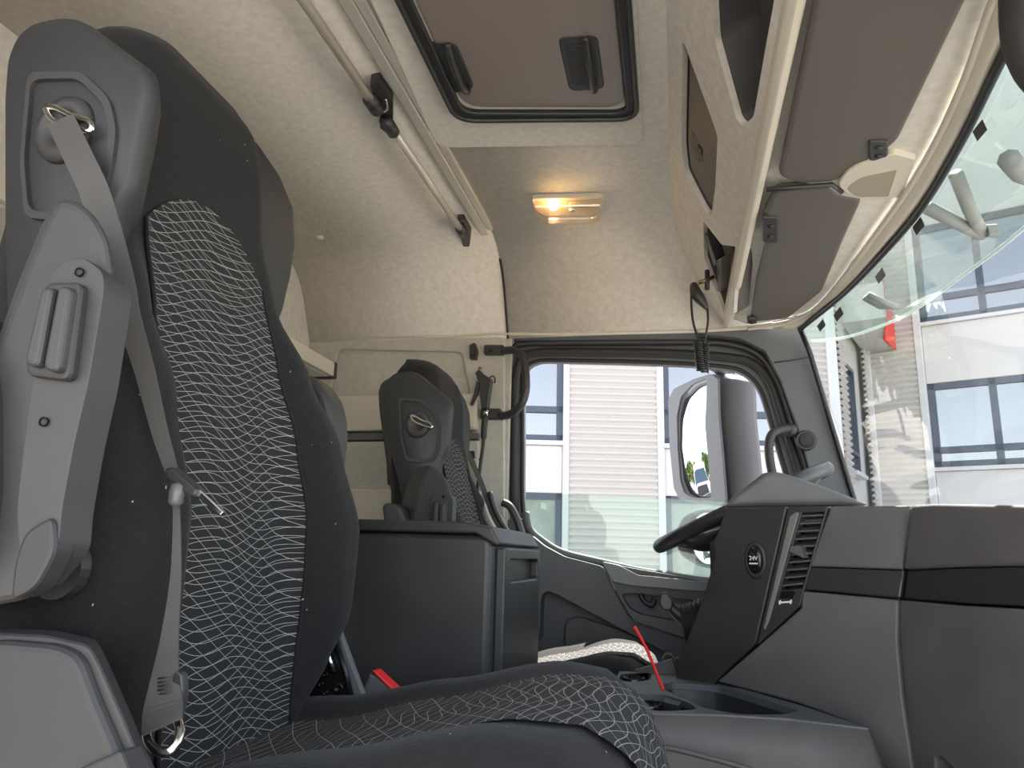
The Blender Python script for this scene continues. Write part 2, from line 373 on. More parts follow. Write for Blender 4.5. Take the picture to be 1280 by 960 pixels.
def clip(lst, Y, label, dy=-0.03):
    p = pp(lst, Y); t = thing('wall_clip', label, 'clip', min(p, key=lambda v: v.z))
    prism('clip_base', rnd(p, 0.006), (0, dy*0.5, 0), DARK2, t, bevel=0.003)
    c = sum(p, Vector())/len(p); q = [c+(v-c)*0.62+Vector((0, dy*0.5, 0)) for v in p]
    prism('clip_hook', rnd(q, 0.005), (0, dy*0.6, 0), RUB, t, bevel=0.003)
clip([(588, 432), (595, 429), (599, 440), (597, 451), (588, 450)], 2.346, 'small black coat clip high on the fabric wall beside grab handle')
clip([(578, 518), (590, 519), (592, 538), (584, 545), (578, 544)], 2.346, 'small black catch beside the far seat backrest edge')
clip([(585, 562), (599, 561), (600, 577), (592, 580), (585, 575)], 2.346, 'dark square bracket below the air gun on fabric wall')

t = thing('air_gun', 'black air blow gun hanging with its hose on the fabric wall', 'air gun', P(602, 520, Y=2.30))
Yg = 2.31
prism('body', rnd(pp([(596, 468), (601, 464), (607, 470), (617, 476), (614, 494), (612, 512), (604, 513), (602, 495), (601, 480)], Yg), 0.004), (0, -0.025, 0), DARK2, t, bevel=0.005)
prism('trigger', rnd(pp([(597, 476), (601, 481), (598, 494), (591, 508), (589, 506), (594, 492)], Yg-0.005), 0.002), (0, -0.014, 0), DARK2, t, bevel=0.002)
tube('hook', cr(pp([(612, 472), (616, 470), (619, 474), (618, 479)], Yg-0.01), 4), 0.0025, RUB, t, n=6)
tube('brass_nozzle', pp([(599, 466), (600, 459)], Yg-0.012), 0.006, M('brass', s(150, 120, 80), 0.35, 1.0), t, n=8)
tube('connector', pp([(608, 512), (607, 520)], Yg-0.012), 0.008, CHROME, t, n=10)
tube('hose', cr(pp([(607, 520), (605, 535), (604, 555), (600, 585), (597, 610), (596, 640)], Yg-0.012), 5), [0.010]*9+[0.0055]*17, RUB, t, n=8)

# ------------------------------------------------------------------ windscreen
gt = [P(1262, 66, Z=.68), P(1205, 179, Z=.68), P(1153, 263, Z=.68), P(1100, 324, Z=.68), P(1056, 368, Z=.68), P(1008, 407, Z=.68)]
ymid = 1.30
near = [Vector((0.37, 0.30, H+.66)), Vector((0.415, 0.55, H+.68)), Vector((0.44, 0.80, H+.68))]
topc = cr(near+gt[:-1]+[P(1008, 407, Z=.68), P(1003, 412, Y=2.29)], 6)
def low_of(p):
    k = abs(p.y-ymid)/1.0
    return Vector((p.x+0.165-0.03*k**3, ymid+(p.y-ymid)*1.03, H+0.03))
botc = [low_of(p) for p in topc]
WGL = glassmat('windscreen glass', (0.90, 0.94, 0.93, 1), 0.035)
ws = loft('window_2', [topc, [a*0.5+b*0.5+Vector((0.02, 0, 0)) for a, b in zip(topc, botc)], botc], WGL, closed=False, caps=False); tagp(ws, kind='structure')
FRIT = M('ceramic frit black', s(20, 24, 26), 0.45)
def inset(p, dx=-0.006): return p+Vector((dx, 0, 0))
lowp = low_of(topc[-1])
edge = [P(1004, 411, Y=2.30), P(1012, 440, Y=2.31), P(1033, 510, Y=2.32), P(1064, 613, Y=2.33), P(1075, 650, Y=2.33)]
tube('screen_seal', [inset(p) for p in topc[:-1]]+cr(edge[1:], 5), 0.008, FRIT, ws, n=8)
for (x, y, k) in ((1228, 163, 1.0), (1150, 283, 0.85), (1102, 345, 0.75), (1050, 393, 0.7), (1028, 407, 0.6)):
    # printed marks on the glass: nearest column of the pane, a little under the edge
    d = ray(x, y).normalized()
    best = min(((CAMP+d*t_, a, b) for t_ in [i*0.01 for i in range(60, 330)] for a, b in zip(topc, botc)), key=lambda q: (q[0]-(q[1]+(q[2]-q[1])*max(0, min(1, (q[1].z-q[0].z)/(q[1].z-q[2].z))))).length)
    i = topc.index(best[1]); tg = (topc[min(len(topc)-1, i+1)]-topc[max(0, i-1)]).normalized()
    dn = (best[2]-best[1]).normalized(); gp_ = (best[0], tg.cross(dn).normalized())
    q = [P(x+a, y+b, pl=gp_)-Vector((.003, 0, 0)) for a, b in ((3*k, -14*k), (9*k, -1*k), (-3*k, 13*k), (-9*k, 1*k))]
    mesh('frit_mark', q, [(0, 1, 2, 3)], FRIT, ws, solid=0.001)

# outside sun visor hanging over the windscreen (green tinted acrylic) with brackets
lowe = cr([Vector((0.40, -0.05, H+.70)), Vector((0.66, 0.25, H+.76)), Vector((0.76, 0.75, H+.77)), Vector((0.80, 1.30, H+.77)), P(1280, 285, Z=.765), P(1200, 347, Z=.765), P(1130, 395, Z=.76), P(1060, 421, Z=.75), P(1010, 427, Z=.73)], 6)
ex = thing('acrylic_sun_shade', 'green tinted acrylic sun shade hanging outside above the windscreen', 'sun shade', (0.8, 1.3, H+.77))
VIS = glassmat('tinted acrylic', (0.66, 0.78, 0.73, 1), 0.20)
upc = [Vector((p.x-0.17, 1.3+(p.y-1.3)*0.97, p.z+0.24)) for p in lowe]
midc = [a*0.5+b*0.5+Vector((0.035, 0, 0.0)) for a, b in zip(lowe, upc)]
loft('shade_panel', [lowe, midc, upc], VIS, ex, closed=False, caps=False)
tube('shade_rim', lowe, 0.005, M('frosted acrylic edge', s(190, 205, 205), 0.3), ex, n=8)
BRK = M('weathered grey bracket', s(120, 125, 124), 0.6)
for pts in (((1195, 218, .55), (1212, 262, .60), (1228, 293, .66)), ((1160, 260, .52), (1190, 275, .58), (1228, 293, .66)), ((1085, 368, .50), (1105, 378, .54), (1122, 384, .58)), ((1080, 372, .50), (1100, 383, .54), (1122, 384, .58))):
    tube('bracket_arm', [P(x, y, X=X) for x, y, X in pts], 0.014 if pts[0][0] > 1100 else 0.008, BRK, ex, n=8)
prism('bracket_foot', rnd([P(1212, 285, X=.66), P(1234, 280, X=.66), P(1238, 295, X=.66), P(1216, 300, X=.66)], 0.01), (0.02, 0, 0), BRK, ex, bevel=0.004)
# broad dusty wiper-side bracket beyond
tube('bracket_arm', [P(x, y, X=X) for x, y, X in ((1262, 200, .60), (1275, 215, .66), (1300, 225, .72))], 0.02, BRK, ex, n=8)

# ------------------------------------------------------------------ header trim between sun visors and windscreen
ridge = [P(1240, 0, Z=.70), P(1201, 109, Z=.70), P(1153, 206, Z=.70), P(1100, 284, Z=.70), P(1026, 381, Z=.70), P(985, 402, Z=.70), P(935, 410, Z=.70)]
rdg = cr([Vector((0.33, 0.30, H+.69)), Vector((0.37, 0.55, H+.70)), Vector((0.392, 0.78, H+.70))]+ridge, 6)
hp = [V(0.16, 0.25, .745)] + [p+Vector((0, 0, 0.012)) for p in rdg] + [V(0.16, 2.33, .745)]
hd = prism('trim_2', hp, (0, 0, 0.03), FAB, bevel=0); tagp(hd, kind='structure')
gs = []
for p in rdg:
    q = min(topc, key=lambda v: abs(v.y-p.y)); gs.append(q)
strip = loft('header_strip', [[p+Vector((0, 0, 0.005)) for p in rdg[:-4]], [p*0.6+q*0.4+Vector((0, 0, -0.005)) for p, q in zip(rdg[:-4], gs)], [Vector((q.x-0.004, p.y*0.2+q.y*0.8, q.z+0.012)) for p, q in zip(rdg[:-4], gs)]], TRIM, hd, closed=False, caps=False, solid=0.006)
for k, r_ in ((0.0, 0.006), (0.017, 0.0045)):
    tube('trim_bead', [p+Vector((k, 0.0, -0.003)) for p in rdg], r_, TRIM, hd, n=8)
tube('header_bead', cr([P(872, 414, Y=2.34), P(905, 412, Y=2.33), P(940, 409, Y=2.32), P(985, 402, Z=.70), P(1015, 390, Z=.695)], 5), 0.006, TRIM, hd, n=8)

# ------------------------------------------------------------------ overhead shelf
sa, sb = V(0.0, 1, ZC), V(0.15, 1, 0.725)
sdir = (sb-sa).normalized(); snrm = Vector((sdir.z, 0, -sdir.x))            # points to the rear and down
if snrm.x > 0: snrm = -snrm
SPL = (sa, snrm)
sh = thing('overhead_shelf', 'cream fabric overhead storage shelf above the windscreen with dark compartments', 'shelf', V(0.1, 1.3, .725))
def sp(lst): return [P(x, y, pl=SPL) for x, y in lst]
outer = [V(0, 0.25, ZC), V(0, 2.22, ZC), V(0.03, 2.29, ZC-0.051), V(0.15, 2.42, .725), V(0.15, 0.25, .725)]
h1 = rnd(sp([(853, 48), (869, 92), (890, 150), (897, 170), (894, 235), (889, 271), (880, 262), (856, 215), (852, 180)]), 0.02)
h2 = rnd([P(890, 0, pl=SPL)+Vector((0, -0.35, 0)), P(890, 0, pl=SPL), P(893, 50, pl=SPL), P(921, 150, pl=SPL), P(928, 158, pl=SPL), P(942, 146, pl=SPL), P(955, 70, pl=SPL), P(966, 10, pl=SPL), P(966, 10, pl=SPL)+Vector((0, -0.35, 0))], 0.012)
h3 = rnd(sp([(879, 276), (902, 306), (919, 308), (921, 325), (917, 393), (906, 396), (894, 362), (880, 322)]), 0.008)
plate('shelf_face', outer, [h1, h2, h3], -snrm*0.012, FAB, sh)
lip = [(0.15, .725), (0.153, .712), (0.165, .705), (0.178, .712), (0.182, .74), (0.15, .745)]
loft('shelf_lip', [[V(x, y, z) for x, z in lip] for y in (0.25, 2.335)], TRIM, sh, smooth=False, bevel=0.004)
def cavity(name, hole, depth, mat):
    n = len(hole); e = -snrm*depth; c = sum(hole, Vector())/n
    out = [p+(p-c).normalized()*0.004-snrm*0.0121 for p in hole]
    vv = out+[p+e for p in out]
    f = [(i, (i+1) % n, n+(i+1) % n, n+i) for i in range(n)]+[tuple(n+i for i in range(n))]
    return mesh(name, vv, f, mat, sh)
cavity('compartment', h1, 0.05, DARK); cavity('open_compartment', h2, 0.09, DARK); cavity('radio_slot', h3, 0.035, VISOR)
ins = [sum(h1, Vector())/len(h1)+(p-sum(h1, Vector())/len(h1))*0.90-snrm*0.012 for p in h1]
dr = prism('compartment_door', ins, -snrm*0.012, DARK, sh, bevel=0.003)
prism('latch', rnd([p-snrm*0.0112 for p in sp([(858, 163), (868, 183), (873, 190), (873, 207), (866, 205), (859, 185)])], 0.008), -snrm*0.004, GLOSS, dr, bevel=0.001)
prism('latch_tab', [p-snrm*0.009 for p in sp([(867, 184), (872, 190), (872, 197), (867, 192)])], -snrm*0.004, GREYD, dr, bevel=0.001)
# shelf insert seam inside the open compartment
prism('compartment_tray', [p-snrm*0.055 for p in sp([(893, -150), (917, 92), (926, 92), (940, 0), (950, -150)])], -snrm*0.012, DARK2, sh, bevel=0.003)

# radio plug with its coiled cord
t = thing('radio_plug', 'black plug with brass jack and coiled cord hanging from overhead radio slot', 'plug', P(877, 470, Y=2.05))
tube('brass_jack', [P(x, y, Y=2.05) for x, y in ((873, 354), (881, 351), (893, 346))], 0.006, M('brass', s(190, 160, 110), 0.3, 1.0), t, n=10)
tube('jack_collar', [P(x, y, Y=2.05) for x, y in ((884, 338), (884, 362))], 0.007, DARK2, t, n=8)
tube('plug_body', cr([P(x, y, Y=2.05) for x, y in ((867, 354), (870, 366), (878, 378), (884, 386))], 4), [0.008, 0.011, 0.013, 0.015, 0.016, 0.017, 0.016, 0.015, 0.013, 0.011, 0.009, 0.007, 0.005], DARK2, t, n=12)
CB = M('black cable', s(28, 28, 30), 0.5)
tube('cable', cr([P(x, y, Y=2.05) for x, y in ((865, 356), (864, 375), (866, 400), (871, 418), (876, 430))], 6), 0.0032, CB, t, n=8)
tube('cable', cr([P(x, y, Y=2.05) for x, y in ((884, 385), (885, 400), (883, 415), (880, 430))], 6), 0.0032, CB, t, n=8)
def coil(path, r, turns, rad, nm):
    pts = []; n = turns*10
    for i in range(n+1):
        f = i/n; p = path[0]*(1-f)+path[1]*f; a = 2*math.pi*turns*f
        pts.append(p+Vector((math.cos(a)*r, math.sin(a)*r, 0)))
    tube(nm, pts, rad, CB, t, n=6)
coil([P(872, 427, Y=2.05), P(876, 464, Y=2.05)], 0.010, 13, 0.0026, 'coiled_cord')
coil([P(882, 428, Y=2.06), P(881, 466, Y=2.06)], 0.009, 13, 0.0026, 'coiled_cord')
prism('radio_block', [p+snrm*0.005 for p in sp([(882, 292), (886, 293), (898, 330), (894, 333)])], -snrm*0.03, DARK2, sh, bevel=0.002)
prism('radio_block', [p+snrm*0.002 for p in sp([(896, 325), (902, 322), (902, 362), (898, 365)])], -snrm*0.03, VISOR, sh, bevel=0.002)

# ------------------------------------------------------------------ sun visors, clips, header loudspeaker
def visor(lst, label, zr):
    p = [P(x, y, Z=zr) if not isinstance(x, Vector) else x for x, y in lst]
    t = thing('sun_visor', label, 'sun visor', min(p, key=lambda v: v.z), 'sun visors over the windscreen')
    prism('visor_panel', rnd(p, 0.02), (0, 0, 0.02), VISOR, t, bevel=0.008, seg=3)
    return t
zv = 0.705
v1 = visor([(P(1013, 0, Z=zv)+Vector((0, -0.25, 0)), 0), (973, 222), (1000, 231), (1048, 228), (1062, 213), (1100, 195), (1122, 178), (P(1205, 0, Z=zv)+Vector((0, -0.25, 0)), 0)], 'long dark grey sun visor folded up beside the dark compartments', zv)
v2 = visor([(968, 240), (1000, 236), (1035, 234), (1052, 246), (1078, 250), (1055, 300), (1028, 365), (985, 399), (938, 403), (946, 350), (961, 290), (955, 268)], 'dark grey sun visor folded up over the steering wheel', zv)
tube('visor_hinge', [P(958, 237, Z=.70), P(1000, 234, Z=.70), P(1040, 231, Z=.70), P(1052, 240, Z=.70)], 0.005, DARK2, v1, n=8)
def vclip(cx, cy, w_, h_, zr, label):
    c = P(cx, cy, Z=zr); t = thing('visor_clip', label, 'clip', c)
    rx = P(cx+w_/2, cy, Z=zr)-c; ry = P(cx, cy+h_/2, Z=zr)-c
    prism('clip_body', rnd([c-rx-ry, c+rx-ry, c+rx+ry, c-rx+ry], 0.008), (0, 0, 0.012), DARK2, t, bevel=0.003)
    for k in (-0.42, 0.42):
        disc('pivot_pad', c+ry*k, (0, 0, -1), [(0.0065, 0), (0.0065, 0.002), (0.004, 0.004)], GREYD, t, n=12)
vclip(1098, 190, 24, 24, .70, 'black two pivot visor clip beside the cream loudspeaker pod')
vclip(963, 289, 20, 30, .70, 'black two pivot visor clip on the cream shelf lip')
vclip(940, 402, 12, 6, .695, 'tiny dark visor catch above the door frame corner')
t = thing('header_speaker', 'cream triangular loudspeaker pod with woven grille above the windscreen', 'speaker', P(1100, 230, Z=.69))
prism('pod', rnd([P(x, y, Z=.70) for x, y in ((1046, 232), (1062, 210), (1118, 192), (1145, 200), (1126, 248), (1068, 249))], [0.02, 0.03, 0.01, 0.004, 0.004, 0.02]), (0, 0, 0.045), TRIM, t, bevel=0.012, seg=3)
prism('grille', rnd([P(x, y, Z=.699) for x, y in ((1058, 236), (1075, 222), (1121, 213), (1111, 246), (1070, 247))], [0.012, 0.02, 0.002, 0.002, 0.012]), (0, 0, 0.006), M('woven grille', s(188, 178, 158), 0.9, bump=(1200, 1.0, 0.004), var=(900, 0.25)), t, bevel=0.001)

# ------------------------------------------------------------------ roof hatch, rails, dome lamp, caps
t = thing('roof_hatch', 'dark smoked roof hatch with black frame and two pull handles', 'roof hatch', V(-0.28, 1.2, .955))
zf = 0.955
fo = [P(499, 0, Z=zf)+Vector((0, -0.42, 0)), P(570, 152, Z=zf), P(799, 150, Z=zf), P(790, 0, Z=zf)+Vector((0, -0.42, 0))]
cen = sum(fo, Vector())/4
fi = []
for p in fo:
    d = p-cen; fi.append(Vector((p.x-math.copysign(0.022, d.x), p.y-math.copysign(0.022, d.y), p.z)))
plate('frame', rnd(fo, 0.05, 6), [rnd(fi, 0.04, 6)], (0, 0, 0.022), RUB, t, bevel=0.006)
tube('frame_bead', [p+Vector((0, 0, -0.002)) for p in rnd([cen+(p-cen)*0.985 for p in fo], 0.05, 6)], 0.006, DARK2, t, n=8, closed=True)
HP = M('smoked hatch panel', s(128, 118, 112), 0.35, bump=(5, 0.02, 0.01))
prism('panel', rnd([cen+(p-cen)*0.97+Vector((0, 0, 0.012)) for p in fi], 0.05, 6), (0, 0, 0.008), HP, t, bevel=0.002)
tube('frame_bead', [p+Vector((0, 0, 0.004)) for p in rnd(fi, 0.04, 6)], 0.005, DARK2, t, n=8, closed=True)
def hatch_handle(q):
    p = [P(x, y, Z=.968) for x, y in q]
    h = prism('handle', rnd([a+Vector((0, 0, -0.004)) for a in p], 0.02, 5), (0, 0, 0.012), DARK2, t, bevel=0.003)
    c = sum(p, Vector())/4
    inn = [c+(a-c)*0.74 for a in p]
    prism('recess', rnd([a+Vector((0, 0, -0.0065)) for a in inn], 0.018, 5), (0, 0, 0.003), GREYD, h, bevel=0.001)
    # grip bar across the middle of the cup
    e0, e1 = (p[0]*0.30+p[1]*0.70), (p[3]*0.30+p[2]*0.70)
    tube('grip', cr([e0+Vector((0, 0, -0.004)), e0*0.75+e1*0.25+Vector((0, 0, -0.02)), e0*0.25+e1*0.75+Vector((0, 0, -0.02)), e1+Vector((0, 0, -0.004))], 5), 0.008, DARK2, h, n=8)
hatch_handle([(697, 45), (747, 43), (756, 110), (712, 113)])
hatch_handle([(535, 52), (570, 52), (594, 110), (562, 116)])
sr = [P(485, 0, Z=.97)+Vector((0, -0.45, 0)), P(545, 186, Z=.97), P(806, 182, Z=.97), P(800, 0, Z=.97)+Vector((0, -0.45, 0))]
prism('surround', rnd(sr, 0.05, 6), (0, 0, 0.012), FAB, t, bevel=0.010, seg=4)

t = thing('curtain_rail', 'silver tubular curtain rail with black brackets on the cream ceiling', 'rail', V(-0.64, 1.5, .95))
zr_ = 0.945
ra = [P(379, 0, Z=zr_)+Vector((0, -0.7, 0)), P(464, 126, Z=zr_)]
rb = [P(490, 160, Z=zr_), P(578, 290, Z=zr_)]
tube('tube', ra, 0.0105, ALU, t, n=14); tube('tube', rb, 0.0095, ALU, t, n=14)
tube('socket', [ra[1]+Vector((0, -0.01, 0)), ra[1]+Vector((0, 0.035, 0))], 0.016, DARK2, t, n=14)
br = prism('bracket', rnd([P(x, y, Z=.955) for x, y in ((462, 106), (474, 103), (491, 128), (491, 158), (484, 168), (475, 160), (476, 136))], 0.006), (0, 0, 0.025), DARK2, t, bevel=0.004)
tube('hook', cr([P(x, y, Z=.945) for x, y in ((474, 130), (478, 140), (484, 136), (482, 124))], 4), 0.003, CHROME, br, n=6)
tube('socket', [P(482, 150, Z=zr_), P(492, 166, Z=zr_)], 0.015, DARK2, t, n=14)
tube('socket', [rb[1]+Vector((0, -0.03, 0)), rb[1]+Vector((0, 0.012, 0))], 0.014, DARK2, t, n=14)
prism('bracket', rnd([P(x, y, Z=.955) for x, y in ((572, 277), (580, 277), (589, 292), (587, 309), (579, 309), (576, 292))], 0.006), (0, 0, 0.025), DARK2, t, bevel=0.004)
t = thing('ceiling_track', 'flat aluminium sliding track running across the ceiling', 'track', V(-0.58, 1.5, .97))
for a0, a1, hgt in (((423, 0), (440, 0), 0.0), ((441, 0), (455, 0), 0.004)):
    q0, q1 = P(*a0, Z=.97), P(*a1, Z=.97)
    yb, ye = 0.35, 2.19
    prism('track_rib', [V(q0.x, yb, .968+hgt), V(q1.x, yb, .968+hgt), V(q1.x, ye, .968+hgt), V(q0.x, ye, .968+hgt)], (0, 0, 0.012), ALU, t, bevel=0.002)
t = thing('dome_lamp', 'clear dome lamp glowing warm on the cream ceiling', 'lamp', V(-0.2, 1.9, .94))
zl = .962
lo_ = rnd([P(x, y, Z=zl) for x, y in ((664, 250), (755, 248), (752, 268), (740, 273), (682, 273), (670, 265))], 0.012)
LENS = bpy.data.materials.new('clear lens'); LENS.use_nodes = True
n = LENS.node_tree.nodes; l = LENS.node_tree.links; n.clear()
oo = n.new('ShaderNodeOutputMaterial'); tr = n.new('ShaderNodeBsdfTransparent'); tr.inputs[0].default_value = (1, .95, .88, 1); gg = n.new('ShaderNodeBsdfGlossy'); gg.inputs['Roughness'].default_value = 0.15
mx = n.new('ShaderNodeMixShader'); mx.inputs[0].default_value = 0.25; l.new(tr.outputs[0], mx.inputs[1]); l.new(gg.outputs[0], mx.inputs[2]); l.new(mx.outputs[0], oo.inputs[0])
prism('base', [p+Vector((0, 0, 0.004)) for p in lo_], (0, 0, 0.014), TRIM, t, bevel=0.002)
cl = sum(lo_, Vector())/len(lo_)
prism('lens', [cl+(p-cl)*0.96+Vector((0, 0, -0.022)) for p in lo_], (0, 0, 0.024), LENS, t, bevel=0.006)
EM = bpy.data.materials.new('lit bulb'); EM.use_nodes = True
eb = EM.node_tree.nodes['Principled BSDF']; eb.inputs['Emission Color'].default_value = (1, 0.62, 0.22, 1); eb.inputs['Emission Strength'].default_value = 40
bc = P(692, 259, Z=.955)
disc('bulb', bc, (1, 0, 0), [(0.001, -0.012), (0.006, -0.009), (0.007, 0), (0.006, 0.009), (0.001, 0.012)], EM, t, n=12)
disc('bulb', P(716, 262, Z=.955), (1, 0, 0), [(0.001, -0.012), (0.006, -0.009), (0.007, 0), (0.006, 0.009), (0.001, 0.012)], CHROME, t, n=12)
pd = bpy.data.lights.new('dome_bulb_light', 'POINT'); pd.energy = 0.12; pd.color = (1, 0.62, 0.25); pd.shadow_soft_size = 0.01
po = bpy.data.objects.new('dome_bulb_light', pd); COL.objects.link(po); po.location = bc+Vector((0, 0, -0.03))
for (x, y, Z, lab) in ((400, 297, .972, 'small round cream screw cap on the ceiling behind the curtain rail'), (762, 291, .972, 'small round cream screw cap on the ceiling beside the dome lamp')):
    c = P(x, y, Z=Z); tagp(disc('screw_cap', c, (0, 0, 1), [(0.004, -0.006), (0.010, -0.004), (0.012, 0.0), (0.012, 0.012)], TRIM, n=16), lab, 'cap')
# folded bunk board at the rear
t = thing('folded_bunk', 'cream edged bunk board folded up at the rear of the cab', 'bunk', V(-1.1, 1.3, .40))
yb = 2.16
zt = P(420, 456, Y=yb); zb = P(412, 473, Y=yb)
box('board', (zt.x-0.20, 0.45, zb.z), (zt.x-0.01, yb-0.02, zt.z), FAB, t, bevel=0.006)
box('edge_profile', (zt.x-0.012, 0.45, zb.z+0.002), (zt.x+0.004, yb-0.012, zt.z+0.003), TRIM, t, bevel=0.003)
box('end_cap', (zt.x-0.21, yb-0.02, zb.z-0.004), (zt.x+0.007, yb, zt.z+0.006), DARK2, t, bevel=0.004)

# ================================================================== SEATS
def line_cloth(name, base, line, k=1.0):
    """black cloth woven with families of thin wavy pale threads, laid out in metres on the UV map"""
    mt = bpy.data.materials.new(name); mt.use_nodes = True
    n = mt.node_tree.nodes; l = mt.node_tree.links; b = n['Principled BSDF']
    b.inputs['Roughness'].default_value = 0.9
    uvn = n.new('ShaderNodeUVMap'); sx = n.new('ShaderNodeSeparateXYZ'); l.new(uvn.outputs[0], sx.inputs[0])
    def mth(op, a, c=None, d=None):
        q = n.new('ShaderNodeMath'); q.operation = op
        for i, v in enumerate((a, c, d)):
            if v is None: continue
            if isinstance(v, (int, float)): q.inputs[i].default_value = v
            else: l.new(v, q.inputs[i])
        return q.outputs[0]
    U, W = sx.outputs[0], sx.outputs[1]
    def fam(au, aw, amp, fu, fw_, ph, pitch, th):
        base_ = mth('ADD', mth('MULTIPLY', U, au), mth('MULTIPLY', W, aw))
        wob = mth('SINE', mth('ADD', mth('ADD', mth('MULTIPLY', U, fu), mth('MULTIPLY', W, fw_)), ph))
        wob2 = mth('SINE', mth('ADD', mth('MULTIPLY', U, fu*0.43), mth('MULTIPLY', W, -fw_*1.7)))
        v = mth('ADD', base_, mth('MULTIPLY', mth('ADD', wob, mth('MULTIPLY', wob2, 0.6)), amp))
        fr = mth('FRACT', mth('DIVIDE', v, pitch))
        return mth('LESS_THAN', mth('ABSOLUTE', mth('SUBTRACT', fr, 0.5)), th)
    a = fam(0.10, 1.0, 0.0055, 46, 7, 0.0, 0.0110*k, 0.028)
    c = fam(-0.30, 1.0, 0.0050, 38, -6, 1.7, 0.0125*k, 0.025)
    d = fam(0.55, 0.95, 0.0050, 24, 5, 0.6, 0.0210*k, 0.016)
    mk = mth('MAXIMUM', mth('MAXIMUM', a, c), d)
    mx = n.new('ShaderNodeMix'); mx.data_type = 'RGBA'; mx.inputs[6].default_value = base; mx.inputs[7].default_value = line
    l.new(mk, mx.inputs[0]); l.new(mx.outputs[2], b.inputs['Base Color'])
    bp = n.new('ShaderNodeBump'); bp.inputs['Strength'].default_value = 0.3; bp.inputs['Distance'].default_value = 0.001
    l.new(mk, bp.inputs['Height']); l.new(bp.outputs[0], b.inputs['Normal'])
    return mt
PAT = line_cloth('thread patterned cloth', s(26, 27, 29), s(155, 153, 149))

W_T = [(-.21, .17), (-.176, .19), (-.148, .215), (-.077, .245), (.03, .256), (.148, .245), (.24, .225), (.33, .195), (.445, .167), (.50, .158), (.55, .148), (.585, .135), (.61, .112), (.625, .085), (.634, .04)]
X_T = [(-.21, -.468), (-.16, -.475), (-.06, -.49), (.035, -.502), (.13, -.52), (.24, -.542), (.36, -.565), (.45, -.574), (.53, -.575), (.575, -.582), (.608, -.60), (.626, -.628), (.634, -.66)]
B_T = [(-.21, .01), (-.15, .03), (-.077, .06), (.03, .072), (.148, .06), (.24, .034), (.33, .008), (.42, 0.0)]
SYC = 0.775
def back_front(dy, z):
    w_ = lerp_tab(W_T, z); x = lerp_tab(X_T, z)
    t = max(0.0, min(1.0, (abs(dy)-0.105)/0.06)); x += lerp_tab(B_T, z)*t*t*(3-2*t)
    r = min(0.055, w_*0.6); e = max(0.0, (abs(dy)-(w_-r))/r); x -= r*(1-math.sqrt(max(0, 1-min(1, e)**2)))
    return x
